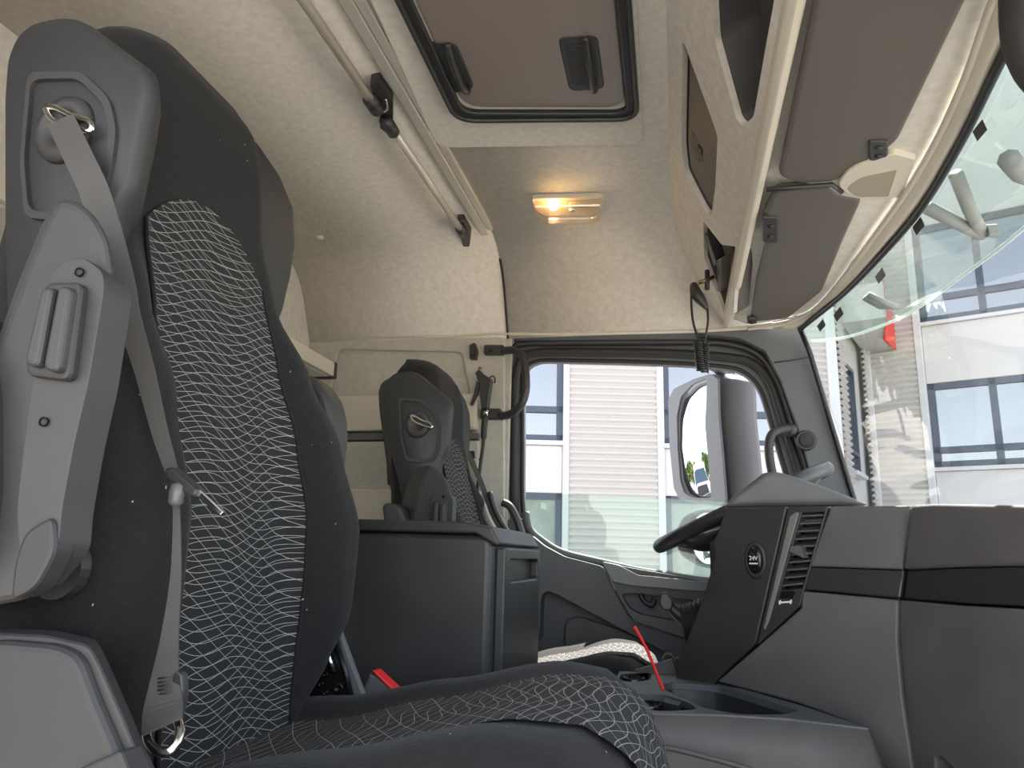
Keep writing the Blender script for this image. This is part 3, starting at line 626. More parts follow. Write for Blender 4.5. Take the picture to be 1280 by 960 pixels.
def build_seat(label, grp):
    t = thing('truck_seat', label, 'seat', Vector((-0.45, SYC, 0.0)), grp)
    zs = [-.21+0.02*i for i in range(39)]+[.565, .578, .588, .597, .605, .613, .620, .625, .629, .632, .634]
    rings = []
    for z in zs:
        w_ = lerp_tab(W_T, z); xc = lerp_tab(X_T, z); rg = []
        for k in range(37):
            q = -1+2*k/36; q = math.sin(q*math.pi/2)*0.5+q*0.5
            rg.append(V(back_front(q*w_, z), SYC+q*w_, z))
        d = 0.13 if z < .57 else 0.13*math.sqrt(max(0.05, (0.638-z)/0.068))
        for q, b in ((0.99, .35), (0.97, .7), (0.80, .95), (0.4, 1), (0, 1), (-.4, 1), (-.80, .95), (-.97, .7), (-.99, .35)):
            xe = back_front(w_, z); rg.append(V(xe*(1-b)+(xc-d)*b, SYC+q*w_, z))
        rings.append(rg)
    bk = loft('backrest', rings, CLOTH, t)
    # patterned centre panel, a little proud of the cushion, arched at its top
    vv = []; f = []; uv = []; nu, nv = 20, 40
    for j in range(nv+1):
        for i in range(nu+1):
            q = -1+2*i/nu; pw = 0.120+0.012*math.sin((j/nv)*math.pi*1.0)
            ztop = .415-.065*abs(q)**2.2
            z = -.205+(ztop+.205)*j/nv
            vv.append(V(back_front(q*pw, z)+0.004, SYC+q*pw, z)); uv.append((q*pw*1.0+0.2, z+0.3))
    for j in range(nv):
        for i in range(nu): f.append((j*(nu+1)+i, j*(nu+1)+i+1, (j+1)*(nu+1)+i+1, (j+1)*(nu+1)+i))
    mesh('backrest_panel', vv, f, PAT, bk, smooth=True, uv=uv)
    # piping along both sides of the panel
    for i in (0, nu): tube('piping', [vv[j*(nu+1)+i]+Vector((0.001, 0, 0)) for j in range(nv+1)], 0.0022, CLOTH, bk, n=6)
    # seat cushion
    def cush(dy, x):
        base = lerp_tab([(-.56, -.222), (-.42, -.202), (-.28, -.168), (-.14, -.134), (-.08, -.135), (-.045, -.155), (-.022, -.20), (-.015, -.245), (-.015, -.30)], x)
        a = max(0, min(1, (abs(dy)-.125)/.05)); a = a*a*(3-2*a)
        bol = a*lerp_tab([(-.5, .022), (-.3, .014), (-.12, .008), (-.05, .0)], x)
        e = max(0, (abs(dy)-.20)/.06); e = min(1, e)
        return base+bol-0.055*(1-math.sqrt(max(0, 1-e*e)))
    xs_ = [-.56+.02*i for i in range(24)]+[-.08, -.068, -.056, -.045, -.036, -.028, -.022]
    rings = []
    for x in xs_:
        rg = [V(x-0.02*(abs(q)**3), SYC+q*.26, cush(q*.26, x)) for q in [-1+2*k/32 for k in range(33)]]
        rg += [V(x, SYC+q*.25, -.30) for q in (1, .5, 0, -.5, -1)]
        rings.append(rg)
    cu = loft('seat_cushion', rings, CLOTH, t)
    vv = []; f = []; uv = []; nu, nv = 20, 46; acc = 0; last = None
    path = [-.52+.0125*j for j in range(36)]+[-.062, -.05, -.041, -.034, -.028, -.023, -.0195, -.017, -.0155, -.0145, -.014]
    zx = [cush(0, x) for x in path]
    zx[-6:] = [-.205, -.222, -.24, -.262, -.28, -.298]
    for j, x in enumerate(path):
        if last: acc += math.hypot(x-last[0], zx[j]-last[1])
        last = (x, zx[j])
        for i in range(nu+1):
            q = -1+2*i/nu; pw = .128
            z = cush(q*pw, x) if j < len(path)-6 else zx[j]
            vv.append(V(x+0.004, SYC+q*pw, z+0.004)); uv.append((q*pw*1.0+0.5, acc*1.0))
    for j in range(len(path)-1):
        for i in range(nu): f.append((j*(nu+1)+i, j*(nu+1)+i+1, (j+1)*(nu+1)+i+1, (j+1)*(nu+1)+i))
    mesh('cushion_panel', vv, f, PATC, cu, smooth=True, uv=uv)
    # shoulder housing of the belt, near side
    ho_ = [(6, 120), (10, 66), (22, 40), (40, 26), (75, 18), (100, 20), (186, 84), (191, 108), (166, 228), (142, 268), (128, 330), (112, 440), (100, 540), (20, 540), (10, 440), (6, 300)]
    ho_ = rnd([P(x, y, Y=.550) for x, y in ho_], .012, 3); hc = sum(ho_, Vector())/len(ho_)
    hs = loft('belt_housing', [[hc+(p-hc)*.93+Vector((0, -.004, 0)) for p in ho_], [hc+(p-hc)*.975 for p in ho_], [p+Vector((0, .012, 0)) for p in ho_], [p+Vector((-.02, .04, .0)) for p in ho_], [p+Vector((-.05, .075, 0)) for p in ho_]], GREYD, t)
    # recessed belt mouth on the outer side of the housing
    def hq(lst, y): return [P(a, b, Y=y) for a, b in lst]
    mouth = [(34, 90), (100, 88), (136, 122), (145, 160), (138, 215), (118, 265), (70, 275), (30, 272), (24, 200)]
    plate('mouth_bezel', rnd(hq(mouth, .541), .012), [rnd(hq([(45+(a-45)*.88+3, 180+(b-180)*.90) for a, b in mouth], .541), .012)], (0, .012, 0), GREY, hs, bevel=.002)
    prism('mouth_floor', rnd(hq([(45+(a-45)*.9+2, 180+(b-180)*.92) for a, b in mouth], .5505), .012), (0, .004, 0), GREYD, hs, bevel=.001)
    disc('belt_guide', P(85, 165, Y=.548), (0, -1, 0), [(.036, 0), (.034, .008), (.022, .013), (.018, .008), (.002, .007)], GREY, hs, sx=.9, sy=1.0)
    tube('guide_loop', cr(hq([(58, 135), (66, 150), (92, 160), (113, 164), (112, 152), (90, 145), (70, 135)], .534), 4, True), .0032, CHROME, hs, n=8, closed=True)
    # armrests folded up on both sides
    def armrest(sgn):
        y0 = .435 if sgn < 0 else 2*SYC-.435-.105
        def q(lst, y): return [P(a, b, Y=.455)+Vector((-.115 if sgn > 0 else -.016, y-.455, 0)) for a, b in lst]
        body = [(93, 241), (118, 243), (142, 262), (160, 292), (168, 340), (164, 400), (150, 470), (130, 560), (116, 640), (114, 690), (92, 730), (58, 752), (-40, 770), (-60, 700), (-30, 560), (10, 440), (50, 330), (75, 270)]
        ya, yb_ = y0+.02, y0+.085
        ar = prism('armrest', rnd(q(body, ya), .01), (-.058*(1 if sgn < 0 else 0), yb_-ya, 0), GREY, t, bevel=.016, seg=4)
        cap = [(70, 560), (95, 360), (112, 335), (140, 326), (166, 345), (168, 365), (150, 480), (132, 560), (118, 640), (114, 690), (70, 740), (62, 640)]
        prism('side_cover', rnd(q(cap, ya-.012), .008), (0, .03, 0), GREY, ar, bevel=.008, seg=3)
        kn = [(105, 362), (150, 362), (136, 483), (80, 476)]
        kr = prism('adjuster', rnd(q(kn, ya-.020), .008), (0, .016, 0), GREYD, ar, bevel=.003)
        del kr
        for a in ([(109, 372), (124, 372), (108, 470), (88, 466)], [(130, 370), (146, 372), (132, 476), (112, 472)]):
            prism('adjuster_rib', rnd(q(a, ya-.027), .008), (0, .010, 0), GREY, ar, bevel=.004, seg=3)
        for a, b in ((139, 347), (97, 531)):
            disc('screw', q([(a, b)], ya-.0125)[0], (0, -1, 0), [(.0035, 0), (.0035, .002), (.001, .002)], STEEL, ar, n=10)
        prism('pad', rnd(q([(-60, 380), (-5, 385), (8, 430), (26, 480), (28, 620), (18, 690), (-10, 730), (-70, 740)], ya-.03), .02), (0, .06, 0), GREY, ar, bevel=.02, seg=4)
        prism('hinge_cover', rnd(q([(78, 665), (112, 645), (116, 690), (92, 735), (60, 752), (66, 700)], ya-.016), .008), (0, .02, 0), GREYD, ar, bevel=.004)
        disc('hinge_disc', q([(8, 712)], yb_)[0], (0, 1, 0), [(.024, -.005), (.024, .006), (.018, .009)], DARK2, ar, smooth=False)
    armrest(-1); armrest(1)
    # grey back shell, seen past the backrest's far edge
    rs = []
    for z, yo in ((.28, .20), (.36, .235), (.42, .248), (.48, .252), (.53, .235), (.56, .19), (.575, .13)):
        rs.append(rnd([V(-.70, SYC-yo*.7, z), V(-.70, SYC+yo-.02, z), V(-.585, SYC+yo, z), V(-.60, SYC-yo*.7, z)], .02, 3))
    loft('back_shell', rs, GREYD, t)
    # side valance of the seat base and the pedestal
    def q(lst, y): return [P(a, b, Y=y) for a, b in lst]
    va = [(-160, 800), (-30, 790), (60, 794), (112, 806), (126, 832), (158, 905), (176, 950), (205, 1010), (205, 1250), (-160, 1250)]
    sv = prism('side_valance', rnd(q(va, .455), .006), (-.02, .03, 0), GREYD, t, bevel=.006, seg=3)
    prism('valance_panel', rnd(q([(-160, 815), (0, 800), (70, 806), (98, 820), (118, 875), (140, 925), (160, 980), (160, 1200), (-160, 1200)], .448), .01), (0, .02, 0), GREYD, sv, bevel=.006, seg=3)
    prism('valance_cap', q([(96, 962), (150, 938), (165, 975), (165, 1100), (96, 1100)], .443), (0, .02, 0), GREYD, sv, bevel=.002)
    base = thing_mesh_pedestal(t)
    # recliner frame showing between backrest and cushion on the far side
    prism('recliner_plate', q([(376, 858), (392, 836), (404, 800), (420, 790), (440, 880), (380, 878)], .985), (0, .006, 0), STEEL, t, bevel=.001)
    prism('recliner_strut', q([(414, 795), (424, 788), (458, 880), (446, 882)], .992), (0, .012, 0), DOORP, t, bevel=.002)
    tube('recliner_rod', q([(408, 806), (412, 825), (419, 840)], .980), .004, CHROME, t, n=8)
    tube('recliner_edge', q([(418, 800), (432, 840), (440, 878)], .983), .004, STEEL, t, n=8)
    for a, b, r_ in ((424, 860, .007), (402, 855, .004), (408, 866, .004), (408, 843, .0035)):
        disc('frame_bolt', P(a, b, Y=.984), (0, -1, 0), [(r_, 0), (r_, .004), (r_*.55, .004), (r_*.55, .001), (.0005, .001)], STEEL, t, n=14)
    bkl = prism('belt_buckle', q([(462, 840), (496, 866), (480, 900), (445, 885)], 1.06), (0, .03, 0), DOORP, t, bevel=.004)
    prism('release_button', q([(464, 838), (469, 839), (497, 865), (491, 866)], 1.055), (0, .024, 0), RED, bkl, bevel=.002)
    return t
PATC = line_cloth('thread patterned cushion cloth', s(30, 30, 32), s(155, 153, 148), 1.3)
def thing_mesh_pedestal(t):
    p = prism('pedestal', [V(-.52, .56, -.66), V(-.10, .56, -.66), V(-.06, .54, -.33), V(-.56, .54, -.33)], (0, .44, 0), DARK2, t, bevel=.02)
    box('foot_plate', V(-.55, .54, -.68), V(-.06, 1.02, -.655), STEEL, t)
    return p
pseat = build_seat('black passenger seat with thread patterned centre, folded armrests and near side belt', None)
dseat = copy_tree(pseat); dseat.location = pseat.location+Vector((-.03, 1.185, -0.11))
for ch in dseat.children:
    k_ = ch.name.split('.')[0]
    if k_ == 'armrest': ch.location.x -= .055; ch.location.z += .04
    if k_ == 'belt_housing': ch.location.x -= .02; ch.location.z += .03
    if k_ == 'seat_cushion': ch.location.z += .025
    if k_ in ('pedestal', 'foot_plate'): ch.location.z += .11
dseat['label'] = 'black driver seat behind the storage box, sunlit cushion by the door'

# ------------------------------------------------------------------ belts
b = thing('seat_belt', 'grey seat belt with black tongue hanging down the near seat edge', 'seat belt', P(203, 930, Y=.50))
st = cr([P(76, 150, Y=.528), P(100, 200, Y=.522), P(122, 250, Y=.524), P(150, 350, Y=.525), P(160, 395, Y=.53), P(180, 460, Y=.55), P(200, 540, Y=.56), P(216, 592, Y=.56)], 5)
n_ = len(st); hw = [.0125-.0075*(max(0, i/(n_-1)-.35)/.65) for i in range(n_)]
tube('shoulder_strap', st, 0, BELT, b, flat=(hw, .0012, (0.35, -1, 0)))
st = cr([P(219, 600, Y=.558), P(221, 650, Y=.558), P(220, 720, Y=.553), P(213, 790, Y=.535), P(207, 840, Y=.518), P(204, 880, Y=.508), P(203, 908, Y=.497)], 5)
n_ = len(st); hw = [.0024+.0115*min(1, (i/(n_-1))**2.0*1.35) for i in range(n_)]
tube('lap_strap', st, 0, BELT, b, flat=(hw, .0012, (0.35, -1, 0)))
for i in range(5):
    tube('printed_line', [P(197, 848+i*5, Y=.5095), P(214-(i % 2)*2, 846+i*5, Y=.5095)], .0006, DARK2, b, n=4)
tp = prism('tongue', rnd([P(x, y, Y=.546) for x, y in ((205, 586), (213, 583), (247, 612), (243, 621), (235, 620), (206, 597))], .005), (0, .014, 0), DARK2, b, bevel=.004, seg=3)
prism('latch_plate', [P(x, y, Y=.550) for x, y in ((245, 614), (249, 612), (279, 640), (275, 644), (243, 619))], (0, .003, 0), CHROME, tp, bevel=.0005)
disc('stop_button', P(221, 618, Y=.548), (0.05, 0, 1), [(.002, -.010), (.006, -.007), (.0065, 0), (.006, .007), (.002, .010)], M('smoke button', s(90, 92, 94), 0.2), b, n=14)
rr = [P(204+21*math.cos(a), 914+27*math.sin(a), Y=.503-.010*math.sin(a)) for a in [math.pi*2*k/24 for k in range(24)]]
tube('anchor_ring', rr, .0035, CHROME, b, n=8, closed=True)
prism('anchor_loop', rnd([P(x, y, Y=.515) for x, y in ((214, 850), (219, 838), (227, 842), (229, 870), (222, 900), (212, 905))], .006), (0, .008, 0), DARK2, b, bevel=.003)
b = thing('seat_belt', 'thin grey seat belt slanting down beside the far seat', 'seat belt', P(640, 690, Y=2.2))
tube('strap', cr([P(581, 558, Y=2.22), P(600, 600, Y=2.22), P(615, 640, Y=2.22), P(640, 690, Y=2.22)], 5), 0, BELT, b, flat=(.008, .001, (0.3, -1, 0.2)))
tube('buckle_stalk', cr([P(612, 615, Y=2.20), P(618, 635, Y=2.20), P(628, 655, Y=2.20), P(642, 676, Y=2.20)], 4), .009, DARK2, b, n=8)
# dark curved bar beside the far seat
t = thing('seat_side_bar', 'dark curved bar rising beside the far seat and door', 'bar', P(655, 740, Y=2.26))
tube('bar', cr([P(628, 628, Y=2.26), P(638, 634, Y=2.26), P(648, 655, Y=2.26), P(657, 690, Y=2.26), P(664, 740, Y=2.26)], 5), .012, DARK2, t, n=10)

# ------------------------------------------------------------------ storage box between the seats
t = thing('storage_box', 'black storage box with lid standing between the two seats', 'storage box', V(-.5, 1.36, -.68))
fx = P(617, 700, Y=1.20).x
bz = [(-.86, -.68), (fx, -.68), (fx, .032), (-.86, .036)]
prism('body', rnd([V(x, 1.20, z) for x, z in bz], [0, 0, .02, .02]), (0, .34, 0), DARK2, t, bevel=.022, seg=4)
lid = [(-.87, .037), (fx-.03, .033), (fx+.004, .014), (fx+.012, .018), (fx-.004, .044), (fx-.05, .052), (-.87, .056)]
prism('lid', [V(x, 1.194, z) for x, z in lid], (0, .352, 0), DARK2, t, bevel=.008, seg=3)
fp = V(fx, 1.21, 0)
plate('front_panel', [V(fx, 1.215, -.66), V(fx, 1.53, -.66), V(fx, 1.53, .012), V(fx, 1.215, .012)], [rnd([V(fx, 1.25, -.042), V(fx, 1.51, -.042), V(fx, 1.51, -.006), V(fx, 1.25, -.006)], .01)], (.016, 0, 0), DARK2, t, bevel=.003)

# ------------------------------------------------------------------ dashboard
d = thing('dashboard', 'charcoal dashboard wrapping towards the driver with vent and power socket', 'dashboard', V(.5, 1.3, -.6))
pa, pb, pc, pe = (.60, .25), (.565, .90), (.43, 1.36), (.0, 1.66)
WPL = vplane(pe, pc); JQ = P(1134, 700, pl=WPL); MPL = vplane((JQ.x, JQ.y), pb)
def wq(lst, off=0.0):
    n = -WPL[1] if WPL[1].y > 0 else WPL[1]
    return [P(x, y, pl=WPL)+n*off for x, y in lst]
WN = WPL[1] if WPL[1].y > 0 else -WPL[1]          # away from the camera
MN = MPL[1] if MPL[1].x > 0 else -MPL[1]
def mq(lst, off=0.0): return [P(x, y, pl=MPL)-MN*off for x, y in lst]
JW = P(1100, 700, pl=WPL)
STRIP = M('dark satin strip', s(48, 46, 46), 0.35)
# wing: socket panel and vent panel
prism('socket_panel', rnd(wq([(906, 634), (984, 633), (945, 804), (896, 850), (860, 905), (845, 905), (846, 828), (862, 790), (880, 742), (894, 692), (889, 681), (899, 660)]), .008), WN*.05, DARK2, d, bevel=.004)
VP_ = [(986, 633), (1036, 633), (1000, 758), (947, 806)]
SLOT = [(1003, 641), (1031, 640), (1003, 735), (976, 738)]
vent = plate('vent_panel', wq(VP_, .002), [wq(SLOT, .002)], WN*.02, DARK2, d, bevel=.002)
prism('vent_bezel', wq([(988, 645), (996, 640), (1000, 641), (972, 742), (963, 775), (957, 788), (955, 785)], .004), WN*.012, M('vent bezel grey', s(112, 110, 107), 0.5), vent, bevel=.003)
prism('vent_back', wq([(998, 637), (1036, 636), (1007, 742), (970, 742)], -.045), WN*.006, DARK2, vent, bevel=0)
for k in range(10):
    f = (k+.5)/10
    xl = 1003+(976-1003)*f; yl = 641+(738-641)*f; xr = 1031+(1003-1031)*f; yr = 640+(735-640)*f
    a, b_ = wq([(xl-1, yl)], -.002)[0], wq([(xr+1, yr)], -.002)[0]
    a2, b2 = a+WN*.028+Vector((0, 0, .008)), b_+WN*.028+Vector((0, 0, .008))
    prism('louvre', [a, b_, b2, a2], (0, 0, .0025), DARK, vent, bevel=0)
prism('vent_knob', rnd(wq([(992, 683), (1004, 682), (1009, 698), (1003, 695), (991, 690)], .012), .002), WN*.02, DARK, vent, bevel=.002)
prism('thumb_wheel', rnd(wq([(978, 739), (995, 739), (992, 748), (976, 748)], .005), .002), WN*.01, GLOSS, vent, bevel=.002)
prism('wheel_mark', wq([(975, 751), (977, 750), (977.5, 752), (989, 751.3), (989.5, 749.5), (991, 750), (990, 755), (988.6, 755), (988.6, 753.4), (977, 754), (976.8, 755.5), (975, 755.5)], .0045), WN*.002, WHITEP, vent, bevel=0)
sc_ = P(945, 700, pl=WPL)
so = disc('power_socket', sc_, -WN, [(.036, -.002), (.036, .003), (.030, .006), (.026, .003)], DARK2, d, sx=.62, sy=1.0)
disc('socket_cap', sc_, -WN, [(.0255, 0), (.0255, .006), (.020, .009), (.001, .009)], GLOSS, so, sx=.62, sy=1.0)
wx = Vector((-WN.y, WN.x, 0)); wx = wx if wx.x > 0 else -wx
text('socket_lettering', '24V', .0115, sc_-WN*.0098+Vector((0, 0, .003)), wx, (0, 0, 1), WHITEP, so)
prism('socket_underline', [sc_-WN*.0098+wx*a+Vector((0, 0, b)) for a, b in ((-.009, -.008), (.009, -.008), (.009, -.0055), (-.009, -.0055))], -WN*.0004, WHITEP, so, bevel=0)
# wing side of the centre panels
UPW = wq([(1038, 633), (1138, 632)]); 
prism('upper_panel', wq([(1038, 633), (1139, 632), (1129, 712), (1011, 708)]), WN*.014, DARK, d, bevel=.004)
prism('trim_strip', wq([(1010, 709), (1129, 713), (1124, 748), (1003, 737)], -.004), WN*.012, STRIP, d, bevel=.003)
prism('lower_panel', wq([(1002, 739), (1123, 750), (1122, 800), (1128, 870), (1145, 985), (1100, 985), (1085, 912), (1000, 880), (896, 852), (947, 808), (1001, 760)]), WN*.014, DARK, d, bevel=.004)
# passenger half
prism('upper_panel', mq([(1141, 632), (1170, 630), (1290, 632), (1400, 632), (1400, 704), (1200, 709), (1131, 712)], .004), MN*.06, DARK, d, bevel=.006, seg=3)
prism('trim_strip', mq([(1131, 713), (1200, 710), (1400, 704), (1400, 764), (1200, 754), (1126, 748)], -.004), MN*.03, STRIP, d, bevel=.003)
plate('lower_panel', mq([(1125, 750), (1200, 757), (1400, 768), (1400, 1300), (1220, 1300), (1147, 985), (1130, 870), (1124, 800)], .002), [mq([(1170, 948), (1176, 945), (1195, 962), (1195, 985), (1172, 985)], .002)], MN*.06, DARK, d, bevel=.003)
tube('seam_bead', cr([P(x, y, pl=MPL)-MN*.004 for x, y in ((1141, 636), (1136, 670), (1131, 711), (1126, 750), (1124, 800), (1130, 870), (1148, 985))], 5), .0013, GREY, d, n=6)
# solid body behind the skins
body = [V(pa[0]+.03, pa[1], 0), V(pb[0]+.04, pb[1], 0), V(pc[0]+.045, pc[1]+.04, 0), V(.27, 1.56, 0), V(.06, 1.70, 0), V(.20, 1.78, 0), V(.30, 2.30, 0), V(.52, 2.30, 0), V(.62, 1.9, 0), V(.64, 1.3, 0), V(.67, .7, 0), V(.66, .25, 0)]
prism('dash_body', [Vector((p.x, p.y, H-.50)) for p in body], (0, 0, .545), DARK2, d, bevel=.01)
fb = [mq([(1400, 636)])[0]+MN*.04, mq([(1290, 636)])[0]+MN*.04, P(1141, 637, pl=MPL)+MN*.05+WN*.01, P(1038, 638, pl=WPL)+WN*.06, P(950, 638, pl=WPL)+WN*.06]
ttop = fb+[V(.19, 1.84, .085), V(.30, 2.30, .06), V(.50, 2.30, .05), V(.60, 1.9, .05), V(.63, 1.3, .05), V(.67, .8, .045), V(.67, .4, .04)]
prism('dash_top', ttop, (0, 0, -.03), DARK, d, bevel=.006)
# instrument hood
hq_ = [(905, 634), (916, 620), (940, 602), (954, 591), (966, 588), (980, 591), (1000, 597), (1045, 613), (1090, 631)]
h0 = [P(x, y, Y=1.60) for x, y in hq_]
h1_ = [p+Vector((.0, .42, 0.004)) for p in h0]
prism('instrument_hood', h0, (0.02, .52, 0.0), DARK, d, bevel=.014, seg=4)

# ------------------------------------------------------------------ steering wheel
tl = R(25.5); wc = V(-.047+.222*math.cos(tl), 1.955, .032+.222*math.sin(tl))
ax1 = Vector((math.cos(tl), 0, math.sin(tl))); ax2 = Vector((0, 1, 0)); axn = ax1.cross(ax2)
t = thing('steering_wheel', 'black steering wheel rim reaching back from behind the dashboard', 'steering wheel', wc-Vector((0, 0, .13)))
tube('rim', [wc+ax1*math.cos(a)*.222+ax2*math.sin(a)*.222 for a in [2*math.pi*k/48 for k in range(48)]], .0165, DARK2, t, n=14, closed=True)
hub = wc-axn*0.0+Vector((0.02, 0, -.045))
disc('hub', hub, axn, [(.03, -.05), (.075, -.03), (.085, 0), (.07, .022), (.02, .03)], DARK2, t, n=20)
for a in (R(35), R(145), R(-35), R(-145)):
    e = wc+ax1*math.cos(a)*.215+ax2*math.sin(a)*.215; b_ = hub+(e-wc)*.3
    tube('spoke', [b_, (b_+e)*.5-Vector((0, 0, .012)), e], [.03, .022, .016], DARK2, t, n=10)
tube('column', [hub, hub+Vector((.14, 0, -.16)), hub+Vector((.22, 0, -.35))], [.045, .055, .06], DARK2, t, n=14)

# gaitered lever by the dash wing
t = thing('gear_lever', 'black lever with pleated rubber gaiter beside the dashboard wing', 'lever', P(872, 800, Y=1.86))
gx = [P(853, 780, Y=1.86), P(862, 779, Y=1.86), P(872, 777, Y=1.86), P(884, 775, Y=1.86), P(905, 772, Y=1.86)]
pts = cr(gx, 8); rad = [.036+.008*abs(math.sin(i*math.pi/4+.4))+.010*(i/len(pts)) for i in range(len(pts))]
tube('gaiter', pts, rad, RUB, t, n=16)
tube('lever_arm', cr([P(858, 774, Y=1.86), P(846, 766, Y=1.86), P(838, 758, Y=1.86), P(832, 749, Y=1.86)], 4), [.022, .02, .018, .016, .015, .014, .013, .012, .012, .012, .013, .013, .012], DARK2, t, n=10)
prism('lever_knob', rnd([P(x, y, Y=1.845) for x, y in ((825, 742), (834, 740), (842, 752), (840, 763), (829, 764), (823, 755))], .006), (0, .03, 0), DARK2, t, bevel=.005, seg=3)

# ------------------------------------------------------------------ centre console tray with cup holders
zt_ = -.235
t = thing('console_tray', 'black centre console tray with cup holders under the dashboard wing', 'console', V(.2, 1.4, -.68))
tz = lambda x, y: P(x, y, Z=zt_)
near_ = [tz(770, 890), tz(900, 893), tz(985, 898), tz(1086, 910)]
farb = [(1000, 881), (950, 867), (900, 853), (860, 842)]
ocon = [V(-.13, 1.12, zt_)]+near_+[tz(x, y) for x, y in farb]+[V(-.02, 1.72, zt_), V(-.13, 1.72, zt_)]
# sloping fillet from the deck up to the dash wing
fa = [tz(x, y) for x, y in [(1086, 910)]+farb]; fb2 = [P(x, y, pl=WPL) for x, y in [(1086, 910)]+farb]
loft('deck_fillet', [fa, [a*.5+b*.5 for a, b in zip(fa, fb2)], fb2], DARK, t, closed=False, caps=False)
cup1 = rnd([tz(x, y) for x, y in ((786, 872), (800, 866), (830, 868), (862, 878), (872, 887), (830, 889), (788, 886))], .02)
cup2 = rnd([tz(x, y) for x, y in ((775, 843), (800, 838), (815, 842), (812, 850), (790, 853), (774, 850))], .015)
rec = rnd([tz(x, y) for x, y in ((822, 858), (838, 853), (870, 855), (900, 858), (1000, 888), (980, 893), (925, 893), (880, 885))], .015)
plate('deck', ocon, [cup1, cup2, rec], (0, 0, -.012), M('slate console plastic', s(84, 87, 94), 0.5, bump=(1500, .3, .0005)), t, bevel=.002)
for h_, nm in ((cup1, 'cup_well'), (cup2, 'cup_well'), (rec, 'tray_well')):
    n_ = len(h_); c = sum(h_, Vector())/n_
    top_ = [p+(p-c).normalized()*.003+Vector((0, 0, -.0125)) for p in h_]; bot_ = [c+(p-c)*.92+Vector((0, 0, -.075)) for p in top_]
    mesh(nm, top_+bot_, [(i, (i+1) % n_, n_+(i+1) % n_, n_+i) for i in range(n_)]+[tuple(range(n_, 2*n_))], DARK2, t)
for c_, r_ in (((812, 877), .020), ((792, 845), .022)):
    q = tz(*c_); disc('cup_spring', q+Vector((0, 0, -.045)), (0, 0, 1), [(r_, 0), (r_*1.05, .04), (r_*.95, .044), (r_*.9, 0)], GLOSS, t, n=18)
prism('cup_clip', rnd([tz(786, 874)+Vector((0, 0, .002)), tz(800, 876)+Vector((0, 0, .002)), tz(796, 884)+Vector((0, 0, .002)), tz(786, 884)+Vector((0, 0, .002))], .003), (0, 0, -.01), GREYD, t, bevel=.001)
prism('cup_clip', rnd([tz(830, 872)+Vector((0, 0, .001)), tz(852, 878)+Vector((0, 0, .001)), tz(848, 883)+Vector((0, 0, .001)), tz(828, 878)+Vector((0, 0, .001))], .003), (0, 0, -.01), GREYD, t, bevel=.001)
ny = min(p.y for p in near_)
side = [near_[0]+Vector((-.05, 0, -.003)), near_[0]+Vector((0, 0, -.003)), near_[1]+Vector((0, 0, -.003)), near_[2]+Vector((0, 0, -.003)), near_[3]+Vector((0, 0, -.003))]
side += [near_[3]+Vector((.03, .06, -.06)), V(.44, 1.30, -.42)]
lowr = [Vector((p.x, p.y+.02, .02)) for p in side]
loft('side_skin', [side, [Vector((p.x, p.y-.012, p.z-.05)) for p in side], lowr], DARK, t, closed=False, caps=False, solid=.012)
tube('side_groove', cr([P(798, 938, Y=ny-.012), P(815, 934, Y=ny-.012), P(850, 938, Y=ny-.012), P(940, 962, Y=ny-.012)], 6), .004, DARK, t, n=6)
box('console_base', V(-.10, 1.24, -.68), V(.38, 1.60, zt_-.09), DARK2, t, bevel=.01)
# raised divider between tray and dash, with a wire clip
prism('divider', [P(793, 838, Y=1.72), P(850, 821, Y=1.72), P(850, 850, Y=1.72), P(793, 850, Y=1.72)], (0, .02, 0), DARK2, t, bevel=.003)
tube('wire_loop', cr([P(827, 825, Y=1.70), P(832, 818, Y=1.70), P(840, 819, Y=1.70), P(845, 830, Y=1.70), P(849, 846, Y=1.70)], 5), .0035, GREY, t, n=8)
tagp(tube('red_stick', cr([P(829, 862, Y=1.40), P(822, 845, Y=1.42), P(810, 815, Y=1.45), P(797, 790, Y=1.47), P(793, 784, Y=1.475)], 5), [.0028]*17+[.0034]*4, RED, None, n=8), 'thin red plastic stick leaning out of the console tray', 'stick')

# dark sensor housing under the header, corner of the view
t = thing('sensor_housing', 'dark grey rounded sensor housing under the windscreen header beside the long visor', 'sensor', P(1310, 110, Y=.84))
hp_ = cr([P(1293, -150, Y=.84), P(1292, -60, Y=.84), P(1292, 0, Y=.84), P(1295, 40, Y=.84), P(1306, 80, Y=.84), P(1325, 112, Y=.84)], 5)
tube('shell', hp_, [.034-.012*max(0, (i-15)/10)**2 for i in range(26)], GREYD, t, n=18)
tube('mount', [hp_[0], Vector((hp_[0].x-.01, hp_[0].y, H+.73))], .02, DARK2, t, n=10)

# ================================================================== OUTSIDE
GZ = -1.45
tagp(box('ground', (-45, -40, GZ-.1), (45, 60, GZ), M('yard ground', s(182, 174, 164), .9, var=(.6, .12)), bevel=0), kind='structure')
CORR = M('corrugated cladding', s(166, 162, 161), .45)
PANEL = M('white facade panel', s(178, 176, 177), .6, var=(3, .03))
PILA = M('pale pilaster', s(176, 176, 179), .55)
WFR = M('blue grey window frame', s(48, 56, 76), .4)
PANE = M('reflecting pane', s(44, 56, 76), .03)
PANE.node_tree.nodes['Principled BSDF'].inputs['IOR'].default_value = 2.6   # coated solar glass
BLIND = M('blind behind pane', s(128, 134, 130), .15, var=(9, .12))
REDW = M('red fascia', s(205, 40, 45), .5)
def frame_of(plane, dirv):
    n = Vector((plane[1].x, plane[1].y, 0)).normalized()
    if n.dot(plane[0]-CAMP) > 0: n = -n               # towards the viewer
    return n
ZT, ZB = 6.5, GZ-H
